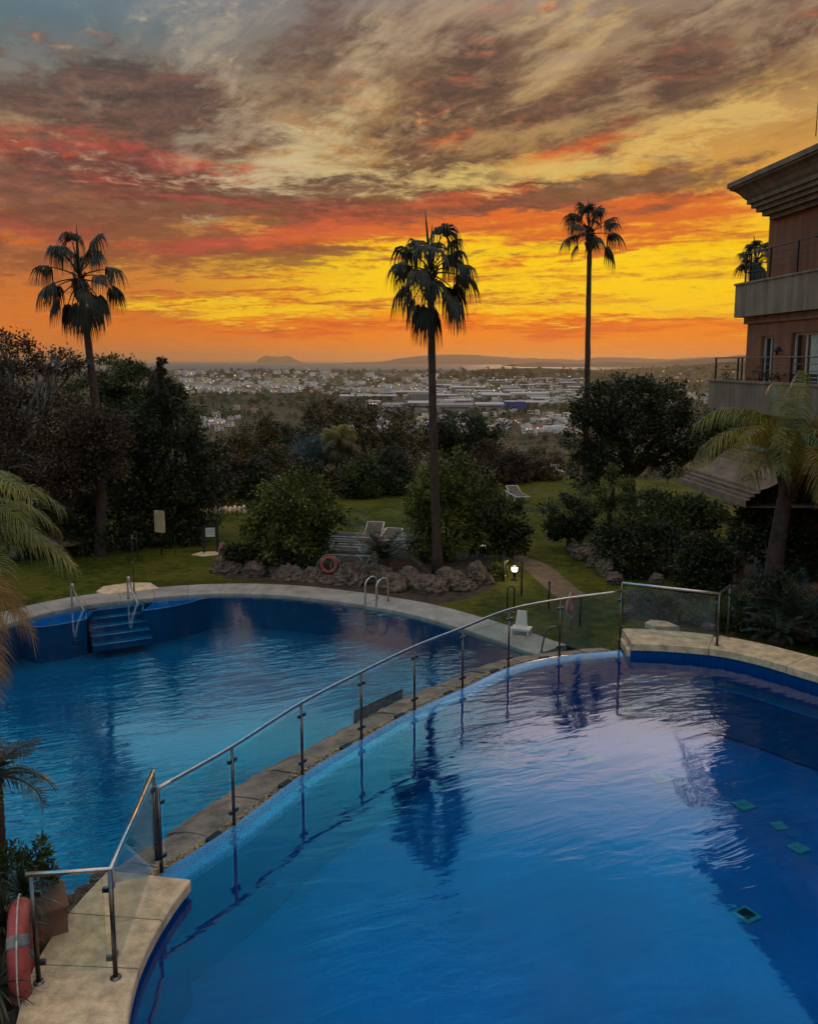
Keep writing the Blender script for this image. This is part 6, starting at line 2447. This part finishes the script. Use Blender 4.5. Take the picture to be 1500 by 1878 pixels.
front_shed('white warehouse with a big dark front at the left end of the industrial estate', 672, 698, 737, 756, 'shed_white', 'shed_white', 'flat')
m = MB()
p = T(685, 756)
s = p.y / F_PX
tt = [o for o in bpy.data.objects if o.get('label', '').startswith('white warehouse with a big dark')][0]
m.box(0, -20.6, 9 * s, 17 * s, .6, 15 * s)
m.build('dark_front', M['pane_dark'], None).parent = tt
m = MB()
m.box(0, -21.2, 15 * s, 13 * s, .4, 1.6 * s)
m.build('lit_sign', M['pane_lit'], None).parent = tt
front_shed('pale shed right of the white warehouse with the dark front', 700, 742, 742, 756, 'shed_white', 'shed_grey')
front_shed('large grey shed left of the middle palm trunk', 744, 792, 739, 757, 'shed_grey', 'shed_white')
front_shed('long grey shed right of the middle palm trunk', 798, 866, 743, 757, 'shed_grey', 'shed_grey')
front_shed('tall grey shed behind the middle palm trunk', 748, 800, 722, 738, 'shed_grey', 'shed_grey', 'flat')
front_shed('warehouse with a dark blue front at the right of the estate', 925, 960, 737, 752, 'shed_blue', 'shed_white', 'flat')
front_shed('white low shed left of the blue fronted warehouse', 870, 922, 742, 753, 'shed_grey', 'shed_white')
front_shed('wide pale shed in the upper right of the industrial estate', 935, 1005, 722, 733, 'shed_white', 'shed_white')
p = T(524, 709)
s = p.y / F_PX
t = far_house('long beige apartment block standing above the distant white town', 46 * s, 14, 15 * s, 'flat', 'house_cream', 'roof_flat', 5, None, .2, 'apartment block', 'apartment_block')
t.location = p
t.rotation_euler = (0, 0, .12)

# ------------------------------------------------------------------ trees of the slope and the valley
GT = 'bushy trees on the slope below the garden'
slope_p = []
for i in range(6):
    rg = np.random.default_rng(100 + i)
    t = thing('bushy_tree', 'bushy tree among the others on the slope below the garden', 'tree', (0, 0, 0), GT)
    bl = [((rg.normal() * .35, rg.normal() * .35, 0.95 + rg.normal() * .18), (.6 + rg.random() * .2, .6 + rg.random() * .2, .55 + rg.random() * .15)) for k in range(4)]
    link('crown', crown_mesh('crown', bl, 1500, 0.13, M[['leaf_olive', 'leaf_green', 'leaf_brown', 'leaf_olive', 'leaf_dark', 'leaf_olive'][i]], rg, per=24, clump=.34), t)
    m = MB()
    m.tube([(0, 0, -.3), (0.03, 0, .5), (0, .02, 1.0)], [.09, .07, .03], 7)
    m.build('trunk', M['bark'], t)
    slope_p.append(t)
used_t = [False] * 6
for k in range(190):
    px = TR.uniform(330, 1350)
    py = TR.choice([TR.uniform(765, 830), TR.uniform(790, 900)])
    if 880 < px < 1040 and py < 806:
        continue
    if px < 480 and 744 < py < 795:
        continue
    p = T(px, py)
    if p.y < 52:
        p = Vector((p.x * 56 / p.y, 56 + TR.random() * 14, 0))
        p.z = H(p.x, p.y)
    sc = TR.uniform(1.7, 3.3) * (1 + min(1.2, p.y / 400))
    if p.z + 1.6 * sc > EYE - p.y * 0.085 and p.y < 200:
        sc = max(1.0, (EYE - p.y * 0.085 - p.z) / 1.6)
        if sc < 1.05:
            continue
    place(slope_p, TR.randrange(6), p, TR.uniform(0, 6), min(sc, 7), used_t)
GV = 'trees among the houses of the valley'
val_p = []
for i in range(5):
    rg = np.random.default_rng(200 + i)
    t = thing('valley_tree', 'dark tree among the many between the houses of the valley', 'tree', (0, 0, 0), GV)
    bl = [((rg.normal() * .3, rg.normal() * .3, 1.0 + rg.normal() * .15), (.7, .7, .6 + rg.random() * .3)) for k in range(2)]
    link('crown', crown_mesh('crown', bl, 260, 0.32, M[['leaf_green', 'leaf_dark', 'leaf_olive', 'leaf_green', 'leaf_dark'][i]], rg, per=16, clump=.4), t)
    val_p.append(t)
used_v = [False] * 5
for (n, x0, x1, y0, y1, s0, s1) in [(60, 330, 720, 722, 745, 5, 8), (50, 380, 820, 676, 690, 6, 10), (50, 800, 1070, 678, 700, 6, 10), (40, 860, 1070, 750, 790, 4, 7), (40, 1190, 1350, 670, 760, 5, 9), (30, 560, 900, 756, 780, 4, 7)]:
    for k in range(n):
        p = T(TR.uniform(x0, x1), TR.uniform(y0, y1))
        place(val_p, TR.randrange(5), p, TR.uniform(0, 6), TR.uniform(s0, s1) * (.75 + p.y / 9000), used_v)

# far-off woods that read as one mass
def woods(name, n, x0, x1, y0, y1, smin, smax, mat, dens):
    V, Fq = [], []
    rg = np.random.default_rng(int(x0 + y0))
    cnt = 0
    while cnt < n:
        px, py = TR.uniform(x0, x1), TR.uniform(y0, y1)
        if mnoise.noise(Vector((px * .012, py * .05, 7.7))) < dens:
            if TR.random() < .85:
                cnt += .25
                continue
        p = T(px, py)
        cnt += 1
        s_ = TR.uniform(smin, smax) * (.7 + p.y / 8000)
        P = rg.normal(size=(26, 3)) * np.array([.42, .42, .36]) * s_ + np.array([p.x, p.y, p.z + .75 * s_])
        a = rg.normal(size=(26, 3))
        a /= np.linalg.norm(a, axis=1)[:, None]
        v, f = leaf_quads(P, a, np.full(26, .5 * s_), rg, 1.3)
        V.append(v)
    V = np.concatenate(V)
    o = link(name, np_mesh(name, V, np.arange(len(V)).reshape(-1, 4), M[mat]))
    return struct(o, 'stuff')


tag(woods('distant_woods', 2600, 320, 1350, 674, 770, 5, 9, 'leaf_green', 0.02), 'far dark woods spread between the houses of the valley', 'woods')
tag(woods('slope_scrub', 1500, 330, 1350, 765, 905, 1.5, 3.5, 'leaf_brown', -0.2), 'brown scrub covering the slope under the garden', 'scrub')
# beyond the individual houses: the rest of the town
V, Fq, n_ = [], [], 0
mr = MB()
for k in range(1250):
    px, py = TR.choice([(TR.uniform(322, 560), TR.uniform(680, 722)), (TR.uniform(560, 830), TR.uniform(682, 724)), (TR.uniform(830, 1075), TR.uniform(688, 740)), (TR.uniform(640, 1060), TR.uniform(756, 800))])
    if mnoise.noise(Vector((px * .02, py * .09, 2.2))) < -.12:
        continue
    p = T(px, py)
    w, h = TR.uniform(7, 16) * (.7 + p.y / 7000), TR.uniform(5, 9)
    mr.box(p.x, p.y, p.z + h / 2, w, TR.uniform(8, 12), h, TR.uniform(-.5, .5), TR.randrange(4))
tag(struct(mr.build('distant_town', [M['house_white'], M['house_cream'], M['roof_flat'], M['house_white']]), 'stuff'), 'mass of tiny pale houses of the far town', 'town')

# lights of the town
GL = 'street lamps alight in the valley'
for nm, c, s in (('light_warm', (1.0, 0.62, 0.20, 1), 6.5), ('light_white', (1.0, 0.88, 0.70, 1), 5.0), ('light_green', (0.5, 1.0, 0.72, 1), 7.0)):
    M[nm] = emit_mat(nm, c, s)
lamps = []
for i in range(3):
    t = thing('street_lamp', 'tiny lit street lamp among the many of the valley', 'street lamp', (0, 0, 0), GL)
    m = MB()
    m.tube([(0, 0, 0), (0, 0, 8)], .12, 5)
    m.build('pole', M['black_metal'], t)
    m = MB()
    m.ico((0, 0, 8.4), 0.62, 1)
    m.build('lamp', M[['light_warm', 'light_white', 'light_green'][i]], t)
    lamps.append(t)
used_l = [False] * 3
for (n, x0, x1, y0, y1, w) in [(34, 330, 560, 690, 726, (5, 4, 0)), (34, 620, 800, 700, 738, (5, 4, 1)), (64, 800, 1070, 696, 735, (9, 1, 1)), (16, 1190, 1345, 680, 742, (3, 5, 0)), (6, 500, 640, 676, 690, (2, 3, 0))]:
    for k in range(n):
        p = T(TR.uniform(x0, x1), TR.uniform(y0, y1))
        place(lamps, TR.choices([0, 1, 2], w)[0], p, 0, (p.y / 2200) ** .9, used_l)

# ------------------------------------------------------------------ the evening air
m = bpy.data.materials.new('evening_air')
m.use_nodes = True
nt = m.node_tree
for n in list(nt.nodes):
    nt.nodes.remove(n)
pv = nt.nodes.new('ShaderNodeVolumePrincipled')
pv.inputs['Color'].default_value = (1.0, 0.66, 0.36, 1)
pv.inputs['Density'].default_value = 2.1e-5
pv.inputs['Anisotropy'].default_value = 0.65
nt.links.new(pv.outputs[0], nt.nodes.new('ShaderNodeOutputMaterial').inputs['Volume'])
mb = MB()
mb.box(0, 29000, 145, 130000, 58200, 500)
hz_ = mb.build('haze', m)
struct(hz_, 'stuff')
hz_['label'] = 'warm evening haze over the valley and the sea'
hz_['category'] = 'haze'
SC.cycles.volume_bounces = 0
